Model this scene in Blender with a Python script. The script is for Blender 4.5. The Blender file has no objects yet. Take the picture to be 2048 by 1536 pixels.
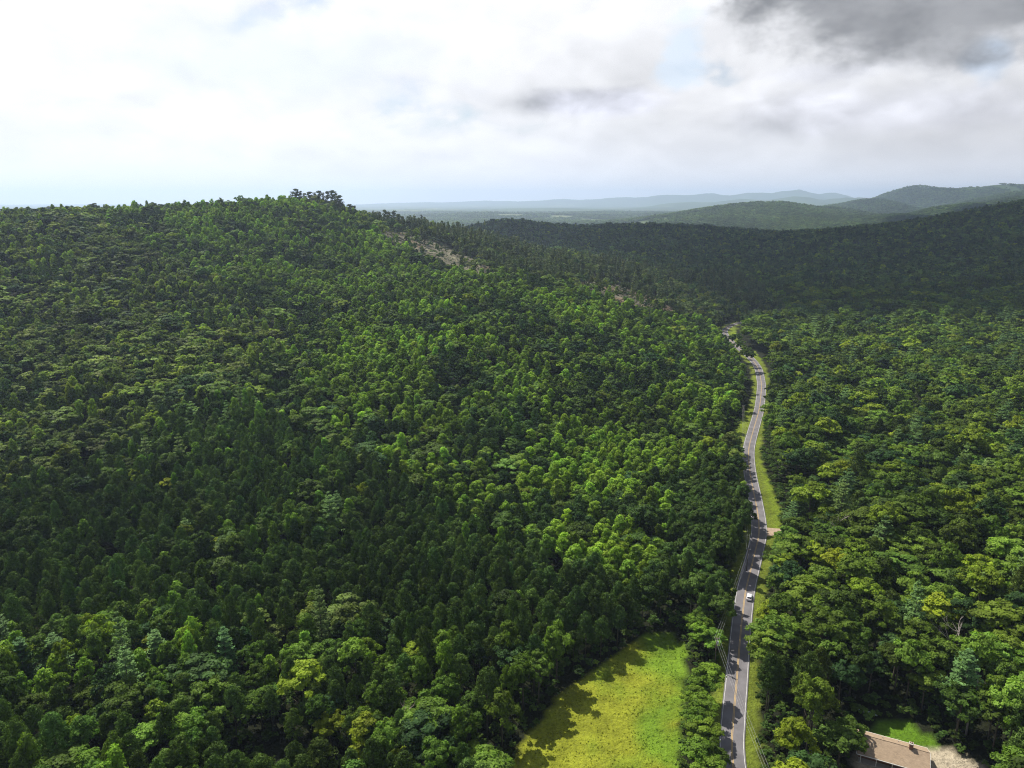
import bpy, math, random
import numpy as np
from mathutils import Vector

random.seed(7)
rng = np.random.default_rng(11)
S = bpy.context.scene
COL = S.collection
R = math.radians

# ------------------------------------------------------------------ camera
H = 135.0                                   # metres above the road
F = 1436.0                                  # focal length in pixels of the 2048 px wide photograph
PITCH = math.atan(368.0 / F)
CP, SP = math.cos(PITCH), math.sin(PITCH)
cd = bpy.data.cameras.new('camera')
cam = bpy.data.objects.new('camera', cd)
COL.objects.link(cam)
cam.location = (0, 0, H)
cam.rotation_euler = (R(90) - PITCH, 0, 0)
cd.sensor_width = 36.0
cd.lens = 36.0 * F / 2048.0
cd.clip_start = 1.0
cd.clip_end = 80000.0
S.camera = cam

# ------------------------------------------------------------------ world (Nishita sky and clouds)
SUN_AZ = (-0.62, 0.785)                      # horizontal direction towards the sun
SUN_EL = R(54)
world = bpy.data.worlds.new('World')
S.world = world
world.use_nodes = True
wn, wl = world.node_tree.nodes, world.node_tree.links
wn.clear()


def wnode(kind, **kw):
    n = wn.new(kind)
    for k, v in kw.items():
        setattr(n, k, v)
    return n


def wmath(op, a, b=None, clamp=False):
    n = wnode('ShaderNodeMath', operation=op, use_clamp=clamp)
    for i, v in enumerate((a, b)):
        if v is None:
            continue
        if isinstance(v, (int, float)):
            n.inputs[i].default_value = v
        else:
            wl.new(v, n.inputs[i])
    return n.outputs[0]


def wmix(f, a, b):
    n = wnode('ShaderNodeMix', data_type='RGBA')
    for s, v in ((n.inputs[0], f), (n.inputs[6], a), (n.inputs[7], b)):
        if isinstance(v, (int, float)):
            s.default_value = v
        elif isinstance(v, tuple):
            s.default_value = v + (1,)
        else:
            wl.new(v, s)
    return n.outputs[2]


sky = wnode('ShaderNodeTexSky', sky_type='NISHITA')
sky.sun_disc = False
sky.sun_elevation = SUN_EL
sky.sun_rotation = math.atan2(SUN_AZ[0], SUN_AZ[1])
sky.altitude = 400
sky.air_density = 1.0
sky.dust_density = 1.5
tc = wnode('ShaderNodeTexCoord')
sep = wnode('ShaderNodeSeparateXYZ')
wl.new(tc.outputs['Generated'], sep.inputs[0])
DX, DY, DZ = sep.outputs
az = wmath('ARCTAN2', DX, DY)
el = wmath('ARCSINE', DZ)
cmb = wnode('ShaderNodeCombineXYZ')
# clouds are seen low over the horizon: flatter the lower they stand
elw = wmath('POWER', wmath('MAXIMUM', el, 0.0), 0.8)
wl.new(DX, cmb.inputs[0]); wl.new(DY, cmb.inputs[1]); wl.new(wmath('MULTIPLY', elw, 1.5), cmb.inputs[2])


def wnoise(scale, detail, rough, dist=0.0, vec=None, off=0.0):
    n = wnode('ShaderNodeTexNoise', noise_dimensions='3D')
    n.inputs['Scale'].default_value = scale
    n.inputs['Detail'].default_value = detail
    n.inputs['Roughness'].default_value = rough
    n.inputs['Distortion'].default_value = dist
    v = vec or cmb.outputs[0]
    if off:
        a = wnode('ShaderNodeVectorMath', operation='ADD')
        wl.new(v, a.inputs[0]); a.inputs[1].default_value = (off, off * 1.7, off * 0.3)
        v = a.outputs[0]
    wl.new(v, n.inputs['Vector'])
    return n.outputs['Fac']


def wramp(v, a, b):
    n = wnode('ShaderNodeMapRange', interpolation_type='SMOOTHSTEP')
    wl.new(v, n.inputs[0])
    n.inputs[1].default_value = a; n.inputs[2].default_value = b
    n.inputs[3].default_value = 0.0; n.inputs[4].default_value = 1.0
    return n.outputs[0]


def vadd(off):
    a = wnode('ShaderNodeVectorMath', operation='ADD')
    wl.new(cmb.outputs[0], a.inputs[0]); a.inputs[1].default_value = off
    return a.outputs[0]


def density(vec):
    """heaped cloud: broad masses carrying rounded billows"""
    big = wnoise(3.1, 3, 0.5, 0.0, vec=vec)
    v1 = wnode('ShaderNodeTexVoronoi', feature='SMOOTH_F1'); v1.inputs['Scale'].default_value = 9.0
    v1.inputs['Detail'].default_value = 2.0; v1.inputs['Roughness'].default_value = 0.55; v1.inputs['Smoothness'].default_value = 0.6
    wl.new(vec, v1.inputs['Vector'])
    bil = wmath('SUBTRACT', 1.0, v1.outputs['Distance'])
    fine = wnoise(18.0, 4, 0.6, 0.0, vec=vec)
    return wmath('ADD', wmath('ADD', wmath('MULTIPLY', big, 1.0), wmath('MULTIPLY', bil, 0.30)), wmath('MULTIPLY', fine, 0.22))


wv = wnode('ShaderNodeTexNoise', noise_dimensions='3D'); wv.inputs['Scale'].default_value = 6.0; wv.inputs['Detail'].default_value = 4
wl.new(cmb.outputs[0], wv.inputs['Vector'])
wvs = wnode('ShaderNodeVectorMath', operation='SUBTRACT'); wl.new(wv.outputs['Color'], wvs.inputs[0]); wvs.inputs[1].default_value = (0.5, 0.5, 0.5)
wvm = wnode('ShaderNodeVectorMath', operation='SCALE'); wl.new(wvs.outputs[0], wvm.inputs[0]); wvm.inputs['Scale'].default_value = 0.10
base_v = wnode('ShaderNodeVectorMath', operation='ADD'); wl.new(cmb.outputs[0], base_v.inputs[0]); wl.new(wvm.outputs[0], base_v.inputs[1])
up_v = wnode('ShaderNodeVectorMath', operation='ADD'); wl.new(base_v.outputs[0], up_v.inputs[0]); up_v.inputs[1].default_value = (-0.018, 0.0, 0.040)
dens = density(base_v.outputs[0])
dens_up = density(up_v.outputs[0])
relief = wmath('SUBTRACT', dens, dens_up)                          # positive where the cloud faces the sun
nA = dens
nB = wnoise(9.0, 4, 0.58, 0.15, off=3.1)
nC = wnoise(24.0, 3, 0.6, 0.1, off=7.7)
warp = wmath('SUBTRACT', nB, 0.5)
warp2 = wmath('SUBTRACT', nC, 0.5)


def blob(az0, el0, saz, sel, wamp=0.9, soft=1.0):
    """A cloud mass standing at this azimuth and elevation (degrees), with noise-torn edges."""
    dx = wmath('DIVIDE', wmath('SUBTRACT', az, R(az0)), R(saz))
    dy = wmath('DIVIDE', wmath('SUBTRACT', el, R(el0)), R(sel))
    r = wmath('SQRT', wmath('ADD', wmath('MULTIPLY', dx, dx), wmath('MULTIPLY', dy, dy)))
    r = wmath('ADD', r, wmath('MULTIPLY', warp, wamp * 2.2))
    r = wmath('ADD', r, wmath('MULTIPLY', warp2, wamp * 0.9))
    n = wnode('ShaderNodeMapRange', interpolation_type='SMOOTHSTEP')
    wl.new(r, n.inputs[0])
    n.inputs[1].default_value = 1.0 + 0.55 * soft; n.inputs[2].default_value = 1.0 - 0.55 * soft
    return n.outputs[0]


# cover of the bright cloud deck, thick towards the sun, broken overhead and behind
sdir = (SUN_AZ[0] * math.cos(SUN_EL), SUN_AZ[1] * math.cos(SUN_EL), math.sin(SUN_EL))
dot = wnode('ShaderNodeVectorMath', operation='DOT_PRODUCT')
wl.new(tc.outputs['Generated'], dot.inputs[0]); dot.inputs[1].default_value = sdir
toward = wramp(dot.outputs['Value'], -0.5, 0.75)
cover = wramp(wmath('ADD', nA, wmath('MULTIPLY', wramp(el, 0.42, 0.18), 0.30)), 0.60, 0.80)
# cloud brightness: glowing towards the sun, modelled by its own relief
bright = wmath('ADD', wmath('MULTIPLY', toward, 6.7), 2.2)
lit = wmath('MULTIPLY', relief, 5.5)
shade = wmath('MULTIPLY', wramp(nA, 0.82, 1.05), 0.8)
cb = wmath('MINIMUM', wmath('MAXIMUM', wmath('ADD', wmath('SUBTRACT', bright, shade), lit), wmath('MULTIPLY', bright, 0.82)), 9.6)
ccol = wnode('ShaderNodeCombineColor')
wl.new(wmath('MULTIPLY', cb, 1.0), ccol.inputs[0])
wl.new(wmath('MULTIPLY', cb, 1.005), ccol.inputs[1])
wl.new(wmath('MULTIPLY', cb, 1.035), ccol.inputs[2])
skyc = wmix(cover, sky.outputs[0], ccol.outputs[0])


def tint_patch(mask, amount, col):
    global skyc
    skyc = wmix(wmath('MULTIPLY', mask, amount), skyc, col)


def addlit(col):
    """a colour that keeps the billows' relief"""
    c = wnode('ShaderNodeVectorMath', operation='SCALE')
    c.inputs[0].default_value = col
    wl.new(wmath('ADD', 1.0, wmath('MULTIPLY', relief, 3.2)), c.inputs['Scale'])
    return c.outputs[0]


# pale blue openings
tint_patch(blob(-17, 9.6, 10, 2.4, 0.8, 1.4), 0.60, (7.0, 7.6, 8.9))
tint_patch(blob(12.2, 10.4, 1.5, 2.4, 1.3, 0.8), 0.50, (6.4, 8.0, 9.8))
tint_patch(blob(31.5, 9.0, 1.4, 1.4, 0.9, 0.8), 0.6, (6.0, 7.6, 9.8))
# grey undersides
tint_patch(blob(24, 5.6, 8.5, 1.5, 0.8, 1.1), 0.42, addlit((6.3, 6.4, 7.3)))
tint_patch(blob(22, 8.4, 3.5, 0.6, 0.8, 1.0), 0.45, addlit((6.0, 6.1, 6.8)))
tint_patch(blob(6.0, 7.0, 5.0, 0.95, 0.6, 0.9), 0.65, addlit((6.6, 6.7, 7.8)))
tint_patch(blob(28.0, 9.6, 7.0, 1.6, 0.9, 0.7), 0.45, addlit((4.6, 4.7, 5.1)))
g2 = blob(29.5, 14.2, 13.0, 5.6, 0.42, 0.42)
g2c = wmix(wramp(nB, 0.34, 0.68), (2.1, 2.15, 2.25), (3.5, 3.55, 3.7))
skyc = wmix(g2, skyc, g2c)
# milky air at the horizon
hz = wmath('POWER', wramp(el, 0.13, -0.01), 1.5)
skyc = wmix(wmath('MULTIPLY', hz, 0.85), skyc, (9.0, 9.0, 9.5))
bg = wnode('ShaderNodeBackground')
bg.inputs['Strength'].default_value = 0.085
wl.new(skyc, bg.inputs['Color'])
world.cycles.sampling_method = 'MANUAL'
world.cycles.sample_map_resolution = 512
wo = wnode('ShaderNodeOutputWorld')
wl.new(bg.outputs[0], wo.inputs['Surface'])

# ------------------------------------------------------------------ sun
sd = bpy.data.lights.new('sun', 'SUN')
sd.energy = 5.0
sd.angle = R(0.53)
sd.color = (1.0, 0.95, 0.86)
sun = bpy.data.objects.new('sun', sd)
COL.objects.link(sun)
sun.location = (0, 0, 900)
sun.rotation_euler = Vector(sdir).to_track_quat('Z', 'Y').to_euler()

S.view_settings.view_transform = 'Standard'
S.view_settings.look = 'None'
S.view_settings.exposure = 0.50
S.view_settings.gamma = 1.0
S.view_settings.use_curve_mapping = False
S.render.engine = 'CYCLES'
S.cycles.pixel_filter_type = 'BLACKMAN_HARRIS'
S.cycles.filter_width = 1.1
S.cycles.max_bounces = 6
S.cycles.diffuse_bounces = 2
S.cycles.glossy_bounces = 2
S.cycles.transmission_bounces = 3
S.cycles.volume_bounces = 1
S.cycles.transparent_max_bounces = 8
S.cycles.use_denoising = True
S.cycles.denoiser = 'OPENIMAGEDENOISE'
S.cycles.denoising_input_passes = 'RGB_ALBEDO_NORMAL'
S.cycles.denoising_prefilter = 'NONE'
S.cycles.sample_clamp_indirect = 4.0

HAZE = 7.6e-5


# ------------------------------------------------------------------ surveying helpers
def ray(u, v):
    """Direction of the sight line through a point of the photograph."""
    a, b = (u - 1024.0) / F, (768.0 - v) / F
    return a, CP + b * SP, b * CP - SP


def atdepth(u, v, t):
    a, y, z = ray(u, v)
    return a * t, y * t, H + z * t


def onplane(u, v, z=0.0):
    a, y, dz = ray(u, v)
    t = (z - H) / dz
    return a * t, y * t


def project(x, y, z):
    dz = z - H
    t = y * CP - dz * SP
    up = y * SP + dz * CP
    t = np.where(t < 1, 1, t)
    return 1024 + F * x / t, 768 - F * up / t, t


def inpoly(u, v, poly):
    u = np.asarray(u); v = np.asarray(v)
    c = np.zeros(u.shape, bool)
    n = len(poly)
    for i in range(n):
        x1, y1 = poly[i]; x2, y2 = poly[(i + 1) % n]
        if y1 == y2:
            continue
        k = ((y1 > v) != (y2 > v)) & (u < (x2 - x1) * (v - y1) / (y2 - y1) + x1)
        c ^= k
    return c


def _hash(i, j, s):
    n = (i.astype(np.int64) * 374761393 + j.astype(np.int64) * 668265263 + s * 1442695041) & 0x7fffffff
    n = ((n ^ (n >> 13)) * 1274126177) & 0x7fffffff
    return ((n ^ (n >> 16)) & 0xffff) / 65535.0


def vnoise(x, y, s=0):
    xi, yi = np.floor(x), np.floor(y)
    fx, fy = x - xi, y - yi
    fx = fx * fx * (3 - 2 * fx); fy = fy * fy * (3 - 2 * fy)
    xi = xi.astype(np.int64); yi = yi.astype(np.int64)
    a = _hash(xi, yi, s); b = _hash(xi + 1, yi, s); c = _hash(xi, yi + 1, s); d = _hash(xi + 1, yi + 1, s)
    return (a + (b - a) * fx) * (1 - fy) + (c + (d - c) * fx) * fy


def fbm(x, y, octv=4, s=0):
    r = 0; a = 0.5; tot = 0
    for k in range(octv):
        r = r + a * vnoise(x * 2 ** k + 17.3 * k, y * 2 ** k - 9.1 * k, s + k); tot += a; a *= 0.5
    return r / tot


# ------------------------------------------------------------------ road course (world metres)
road_px = [(1466, 1536), (1467, 1436), (1472, 1377), (1478, 1303), (1482, 1258), (1486, 1222), (1492, 1178),
           (1503, 1133), (1510, 1104), (1518, 1068), (1517, 1038), (1512, 1007), (1506, 977), (1500, 946),
           (1497, 915), (1498, 894), (1505, 866), (1512, 842), (1518, 820), (1521, 799), (1523, 772),
           (1521, 756), (1517, 738), (1507, 722), (1490, 706), (1469, 689), (1453, 672), (1449, 662), (1455, 655), (1470, 648), (1500, 640)]
rp = [onplane(u, v, 0.1) for u, v in road_px]
d0 = (rp[0][0] - rp[1][0], rp[0][1] - rp[1][1])
rp = [(rp[0][0] + d0[0] * 2.2 + 6, rp[0][1] + d0[1] * 4.5), (rp[0][0] + d0[0] * 1.2 + 2, rp[0][1] + d0[1] * 2.0)] + rp
P = np.array(rp)


def catmull(P, n=10):
    out = []
    Q = np.vstack([2 * P[0] - P[1], P, 2 * P[-1] - P[-2]])
    for i in range(1, len(Q) - 2):
        p0, p1, p2, p3 = Q[i - 1], Q[i], Q[i + 1], Q[i + 2]
        for k in range(n):
            t = k / n
            out.append(0.5 * ((2 * p1) + (-p0 + p2) * t + (2 * p0 - 5 * p1 + 4 * p2 - p3) * t * t + (-p0 + 3 * p1 - 3 * p2 + p3) * t ** 3))
    out.append(P[-1])
    return np.array(out)


rc = catmull(P, 8)
for _ in range(6):                                              # even out the traced wobble
    rc[1:-1] = 0.25 * rc[:-2] + 0.5 * rc[1:-1] + 0.25 * rc[2:]


def road_dist(x, y):
    x = np.asarray(x, float); y = np.asarray(y, float)
    best = np.full(x.shape, 1e9)
    for a, b in zip(rc[:-1], rc[1:]):
        d = b - a; L = d @ d
        t = np.clip(((x - a[0]) * d[0] + (y - a[1]) * d[1]) / L, 0, 1)
        q = (x - a[0] - t * d[0]) ** 2 + (y - a[1] - t * d[1]) ** 2
        best = np.minimum(best, q)
    return np.sqrt(best)


# ------------------------------------------------------------------ terrain heights
TH = 12.0
ctrl = []
for u, v, t, th in [
    (0, 425, 680, 14), (175, 421, 720, 14), (300, 415, 760, 14), (420, 409, 800, 14), (575, 396, 880, 14), (630, 402, 885, 12), (-300, 438, 640, 14), (-700, 470, 600, 14),
    (0, 550, 560, TH), (0, 700, 450, TH), (0, 900, 330, 14), (0, 1200, 215, 15), (0, 1536, 150, 15), (500, 1536, 155, 16),
    (-400, 900, 320, 14), (-400, 1300, 190, 14), (-400, 650, 480, 12),
    (300, 550, 590, TH), (300, 700, 455, TH), (300, 900, 330, 15), (350, 1150, 232, 15), (700, 1000, 292, 15), (900, 1250, 212, 15),
    (600, 480, 720, TH), (600, 600, 560, TH), (600, 800, 390, TH), (1000, 700, 470, TH), (1300, 700, 530, TH),
    (1000, 900, 355, TH), (1300, 900, 372, TH), (1300, 1100, 272, 14), (1000, 560, 640, TH), (820, 550, 670, TH),
    (700, 425, 880, 12), (790, 470, 850, 1), (900, 522, 800, 1), (1170, 574, 760, 2), (1250, 592, 740, 2), (1400, 622, 760, 15),
    (760, 445, 940, 12), (870, 452, 990, 14), (1000, 484, 1010, 14), (1150, 512, 960, 14), (1350, 556, 900, 14), (1430, 590, 860, 14),
    (930, 462, 1650, 12), (1000, 441, 1700, 12), (1100, 452, 1750, 12), (1250, 449, 1900, 12), (1400, 453, 2000, 12),
    (1150, 500, 1300, 14), (1300, 530, 1150, 14), (1480, 562, 1000, 14), (1500, 500, 1500, 14), (1545, 462, 2200, 14), (1632, 474, 1500, 14), (1632, 473, 2000, 14), (1632, 472, 2500, 14), (1460, 458, 1900, 14),
    (2048, 620, 750, 16), (1800, 602, 800, 16), (2048, 500, 1100, 15), (1900, 520, 1150, 15), (2048, 404, 1700, 14), (1983, 420, 1850, 14),
    (1895, 435, 2000, 14), (1720, 463, 2300, 14), (1808, 452, 2150, 14), (2300, 352, 1550, 14), (2300, 520, 900, 14),
    (1700, 900, 345, 18), (2048, 900, 330, 18), (2048, 1200, 205, 20), (2300, 1000, 260, 18), (2300, 1400, 160, 18), (1600, 720, 560, 18), (1900, 720, 520, 18),
]:
    x, y, z = atdepth(u, v, t)
    ctrl.append((x, y, z - th))
for u, v in [(1466, 1536), (1478, 1303), (1503, 1133), (1512, 1007), (1505, 866), (1521, 756), (1469, 689), (1510, 645), (1450, 1300), (1560, 1000), (1570, 1250), (1300, 1500), (1150, 1530), (1330, 1330), (1240, 1400), (1800, 1520), (1950, 1530), (1700, 1450)]:
    x, y = onplane(u, v, 0)
    ctrl.append((x, y, 0.0))
ctrl += [(-100, 950 + 300, 60), (-500, 1150, 60), (-900, 950, 50), (-620, 900, 78), (-720, 820, 78), (-400, 1000, 96), (200, 1350, 35), (-350, 1700, 5), (-100, 1400, 32), (-80, 2000, 10), (250, 2350, 10), (-1200, 600, 65), (-600, 150, 40), (0, -300, 5),
         (-600, -300, 30), (600, -300, 20), (600, 100, 10), (1200, 300, 60), (2400, 900, 210), (3000, 2600, 150), (100, 2600, -20), (-1500, 2600, -20), (-1000, 1600, 20), (1000, 2600, -15), (700, 2600, -20), (1500, 2700, 30), (0, 20, 3), (150, 20, 1)]
ctrl = np.array(ctrl)
CX = ctrl[:, :2] / 1000.0


def _tps(r2):
    return np.where(r2 > 1e-12, 0.5 * r2 * np.log(np.maximum(r2, 1e-12)), 0.0)


_n = len(ctrl)
_A = np.zeros((_n + 3, _n + 3))
_d2 = ((CX[:, None] - CX[None]) ** 2).sum(-1)
_A[:_n, :_n] = _tps(_d2) + np.eye(_n) * 2e-5
_A[:_n, _n] = 1; _A[:_n, _n + 1:] = CX
_A[_n, :_n] = 1; _A[_n + 1:, :_n] = CX.T
_W = np.linalg.solve(_A, np.concatenate([ctrl[:, 2], [0, 0, 0]]))


def tps(x, y):
    x = np.asarray(x, float) / 1000; y = np.asarray(y, float) / 1000
    r = _W[_n] + _W[_n + 1] * x + _W[_n + 2] * y
    for i in range(_n):
        r = r + _W[i] * _tps((x - CX[i, 0]) ** 2 + (y - CX[i, 1]) ** 2)
    return r


# far hills: crest point in the photograph, distance, half widths (lateral px of the photograph, depth m)
far_hills = [
    (1520, 409, 4200, 150, 700), (1400, 428, 4000, 110, 600), (1640, 420, 4500, 90, 500),
    (1961, 407, 3500, 95, 500), (1810, 428, 3400, 85, 450), (2080, 396, 3600, 90, 500), (1700, 443, 3200, 90, 350),
    (2060, 386, 4700, 120, 500), (1750, 401, 5600, 62, 500), (1690, 412, 5600, 60, 500),
    (1848, 373, 6600, 48, 700), (1800, 390, 6800, 50, 700), (1905, 388, 6500, 55, 600),
    (1985, 365, 6000, 45, 700), (2050, 372, 6100, 50, 700), (1925, 392, 6000, 50, 600), (2160, 372, 6300, 70, 700),
    (1912, 374, 10500, 25, 600),
    (1590, 391, 12000, 55, 900), (1480, 397, 12500, 60, 900), (1680, 395, 12000, 45, 900), (1740, 391, 12500, 30, 900), (1390, 403, 12500, 70, 900),
    (1585, 380, 17500, 45, 1300), (1500, 386, 18000, 55, 1300), (1420, 387, 18000, 50, 1300), (1340, 390, 18500, 60, 1300), (1660, 385, 17500, 40, 1200),
    (1240, 394, 19000, 70, 1300), (1120, 398, 20000, 80, 1300), (980, 402, 21000, 90, 1300), (850, 404, 21000, 90, 1300),
    (1200, 424, 7500, 90, 500), (1000, 430, 6500, 110, 450), (1330, 427, 6800, 60, 400), (1100, 416, 10500, 140, 700), (820, 420, 9000, 120, 600), (1300, 415, 11000, 80, 700),
]
FH = []
for u, v, t, su, st in far_hills:
    x, y, z = atdepth(u, v, t)
    FH.append((x, y, z - 8, su / F * t, st))


def height(x, y):
    x = np.asarray(x, float); y = np.asarray(y, float)
    near = tps(np.clip(x, -1500, 3000), np.clip(y, -300, 2600))
    near = np.clip(near, np.where(y > 1100, -30, 0), 260)
    base = -38 + 44 * fbm(x / 1500, y / 1100, 5, 5)
    rel = np.zeros_like(x)
    for hx, hy, hz_, sx, sy in FH:
        g = np.exp(-((x - hx) / sx) ** 2 * 0.7 - ((y - hy) / sy) ** 2 * 0.7)
        rel = np.maximum(rel, 0) + 0 * g
    # smooth maximum of the far hills
    acc = np.zeros_like(x)
    for hx, hy, hz_, sx, sy in FH:
        g = np.exp(-((x - hx) / sx) ** 2 * 0.6 - ((y - hy) / sy) ** 2 * 0.6) * (hz_ + 18)
        acc += np.maximum(g, 0) ** 5
    far = base + acc ** 0.2
    r = np.hypot(x * 0.85, y)
    w = np.clip((r - 2250) / 600, 0, 1); w = w * w * (3 - 2 * w)
    h = near * (1 - w) + far * w
    rough = np.clip((r - 900) / 900, 0, 1)
    h = h + rough * np.clip(h / 60, 0.15, 1.6) * (16 * (fbm(x / 420, y / 420, 4, 9) - 0.5) + 34 * np.clip((r - 2500) / 3500, 0, 1.8) * (fbm(x / 700, y / 700, 5, 3) - 0.5))
    return h


def grade(x, y):
    """height with the road bed, yard and meadow levelled in"""
    h = height(x, y)
    x = np.asarray(x, float); y = np.asarray(y, float)
    m = (np.abs(x - 120) < 220) & (y > 20) & (y < 900)
    if m.any():
        d = np.full(x.shape, 1e3)
        d[m] = road_dist(x[m], y[m])
        w = np.clip((d - 9) / 26, 0, 1); w = w * w * (3 - 2 * w)
        h = h * w + 0.0 * (1 - w) - 0.10 * (d < 9)
        dh = np.hypot(x - HX, y - HY)
        w = np.clip((dh - 20) / 15, 0, 1)
        h = h * w
    return h


HX, HY = onplane(1800, 1515, 2.6)

# ------------------------------------------------------------------ mesh and material helpers


def mesh_from(name, verts, faces, mats=(), smooth=False, mat_idx=None):
    me = bpy.data.meshes.new(name)
    verts = np.asarray(verts, np.float32)
    if isinstance(faces, np.ndarray):
        k = faces.shape[1]
        me.vertices.add(len(verts)); me.vertices.foreach_set('co', verts.ravel())
        me.loops.add(faces.size); me.loops.foreach_set('vertex_index', faces.ravel().astype(np.int32))
        me.polygons.add(len(faces)); me.polygons.foreach_set('loop_start', np.arange(0, faces.size, k, dtype=np.int32))
        me.update(calc_edges=True)
    else:
        me.from_pydata([tuple(v) for v in verts], [], faces)
    for m in mats:
        me.materials.append(m)
    if mat_idx is not None:
        me.polygons.foreach_set('material_index', np.asarray(mat_idx, np.int32))
    if smooth:
        me.polygons.foreach_set('use_smooth', np.ones(len(me.polygons), bool))
    me.update()
    return me


def link(name, me, parent=None, loc=None, rz=None):
    o = bpy.data.objects.new(name, me)
    COL.objects.link(o)
    if parent is not None:
        o.parent = parent
    if loc is not None:
        o.location = loc
    if rz is not None:
        o.rotation_euler = (0, 0, rz)
    return o


def tag(o, label=None, cat=None, group=None, kind=None):
    if label: o['label'] = label
    if cat: o['category'] = cat
    if group: o['group'] = group
    if kind: o['kind'] = kind
    return o


class MB:
    """collects simple shapes into one mesh"""

    def __init__(self):
        self.v, self.f = [], []

    def add(self, vs, fs):
        b = len(self.v)
        self.v += [tuple(p) for p in vs]
        self.f += [tuple(b + i for i in f) for f in fs]

    def box(self, x0, x1, y0, y1, z0, z1):
        self.add([(x0, y0, z0), (x1, y0, z0), (x1, y1, z0), (x0, y1, z0), (x0, y0, z1), (x1, y0, z1), (x1, y1, z1), (x0, y1, z1)],
                 [(3, 2, 1, 0), (4, 5, 6, 7), (0, 1, 5, 4), (1, 2, 6, 5), (2, 3, 7, 6), (3, 0, 4, 7)])

    def tube(self, pts, rad, n=6, cap=True):
        pts = [Vector(p) for p in pts]
        rings = []
        for i, p in enumerate(pts):
            d = (pts[min(i + 1, len(pts) - 1)] - pts[max(i - 1, 0)]).normalized()
            a = d.orthogonal().normalized(); b = d.cross(a)
            r = rad[i] if isinstance(rad, (list, tuple)) else rad
            rings.append([p + (a * math.cos(2 * math.pi * k / n) + b * math.sin(2 * math.pi * k / n)) * r for k in range(n)])
        vs = [q for rg in rings for q in rg]
        fs = []
        for i in range(len(rings) - 1):
            for k in range(n):
                fs.append((i * n + k, i * n + (k + 1) % n, (i + 1) * n + (k + 1) % n, (i + 1) * n + k))
        if cap:
            fs.append(tuple(reversed(range(n)))); fs.append(tuple((len(rings) - 1) * n + k for k in range(n)))
        self.add(vs, fs)

    def mesh(self, name, mat, smooth=False):
        return mesh_from(name, self.v, self.f, [mat], smooth)

    def build(self, name, mat, parent=None, smooth=False):
        return link(name, self.mesh(name, mat, smooth), parent)


def material(name, col=(0.5, 0.5, 0.5), rough=0.8, spec=0.3, var=0.0, scale=5.0, metal=0.0, bump=0.0):
    m = bpy.data.materials.new(name)
    m.use_nodes = True
    nt = m.node_tree
    b = nt.nodes['Principled BSDF']
    b.inputs['Roughness'].default_value = rough
    b.inputs['Specular IOR Level'].default_value = spec
    b.inputs['Metallic'].default_value = metal
    b.inputs['Base Color'].default_value = tuple(col) + (1,)
    if var:
        tcn = nt.nodes.new('ShaderNodeTexCoord')
        n = nt.nodes.new('ShaderNodeTexNoise'); n.inputs['Scale'].default_value = scale; n.inputs['Detail'].default_value = 6
        nt.links.new(tcn.outputs['Object'], n.inputs['Vector'])
        mr = nt.nodes.new('ShaderNodeMapRange')
        mr.inputs[1].default_value = 0.3; mr.inputs[2].default_value = 0.7
        mr.inputs[3].default_value = 1 - var; mr.inputs[4].default_value = 1 + var
        nt.links.new(n.outputs['Fac'], mr.inputs[0])
        vm = nt.nodes.new('ShaderNodeVectorMath'); vm.operation = 'SCALE'
        vm.inputs[0].default_value = col
        nt.links.new(mr.outputs[0], vm.inputs['Scale'])
        nt.links.new(vm.outputs[0], b.inputs['Base Color'])
        if bump:
            bp = nt.nodes.new('ShaderNodeBump'); bp.inputs['Strength'].default_value = bump
            nt.links.new(n.outputs['Fac'], bp.inputs['Height']); nt.links.new(bp.outputs[0], b.inputs['Normal'])
    return m


def leaf_material(name, transl=0.28):
    """foliage: colour comes from the tree's own tint, varied a little leaf clump by leaf clump"""
    m = bpy.data.materials.new(name)
    m.use_nodes = True
    nt = m.node_tree; N = nt.nodes; L = nt.links
    N.clear()
    at = N.new('ShaderNodeAttribute'); at.attribute_type = 'INSTANCER'; at.attribute_name = 'tint'
    lv = N.new('ShaderNodeAttribute'); lv.attribute_type = 'GEOMETRY'; lv.attribute_name = 'leafvar'
    mr = N.new('ShaderNodeMapRange')
    mr.inputs[3].default_value = 0.45; mr.inputs[4].default_value = 1.58
    L.new(lv.outputs['Fac'], mr.inputs[0])
    sc = N.new('ShaderNodeVectorMath'); sc.operation = 'SCALE'
    L.new(at.outputs['Vector'], sc.inputs[0]); L.new(mr.outputs[0], sc.inputs['Scale'])
    d = N.new('ShaderNodeBsdfPrincipled')
    d.inputs['Roughness'].default_value = 0.6
    d.inputs['Specular IOR Level'].default_value = 0.08
    L.new(sc.outputs[0], d.inputs['Base Color'])
    t = N.new('ShaderNodeBsdfTranslucent')
    ty = N.new('ShaderNodeVectorMath'); ty.operation = 'MULTIPLY'; ty.inputs[1].default_value = (1.5, 1.7, 0.55)
    L.new(sc.outputs[0], ty.inputs[0]); L.new(ty.outputs[0], t.inputs['Color'])
    mx = N.new('ShaderNodeMixShader'); mx.inputs[0].default_value = transl
    L.new(d.outputs[0], mx.inputs[1]); L.new(t.outputs[0], mx.inputs[2])
    o = N.new('ShaderNodeOutputMaterial')
    L.new(mx.outputs[0], o.inputs['Surface'])
    return m


M_leaf = leaf_material('broadleaf_foliage', 0.30)
M_needle = leaf_material('needle_foliage', 0.15)
M_bark = material('bark', (0.10, 0.085, 0.065), 0.95, 0.1, 0.3, 2.0)
M_deadwood = material('weathered_deadwood', (0.34, 0.29, 0.26), 0.9, 0.1, 0.2, 3.0)

# ------------------------------------------------------------------ terrain


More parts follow.
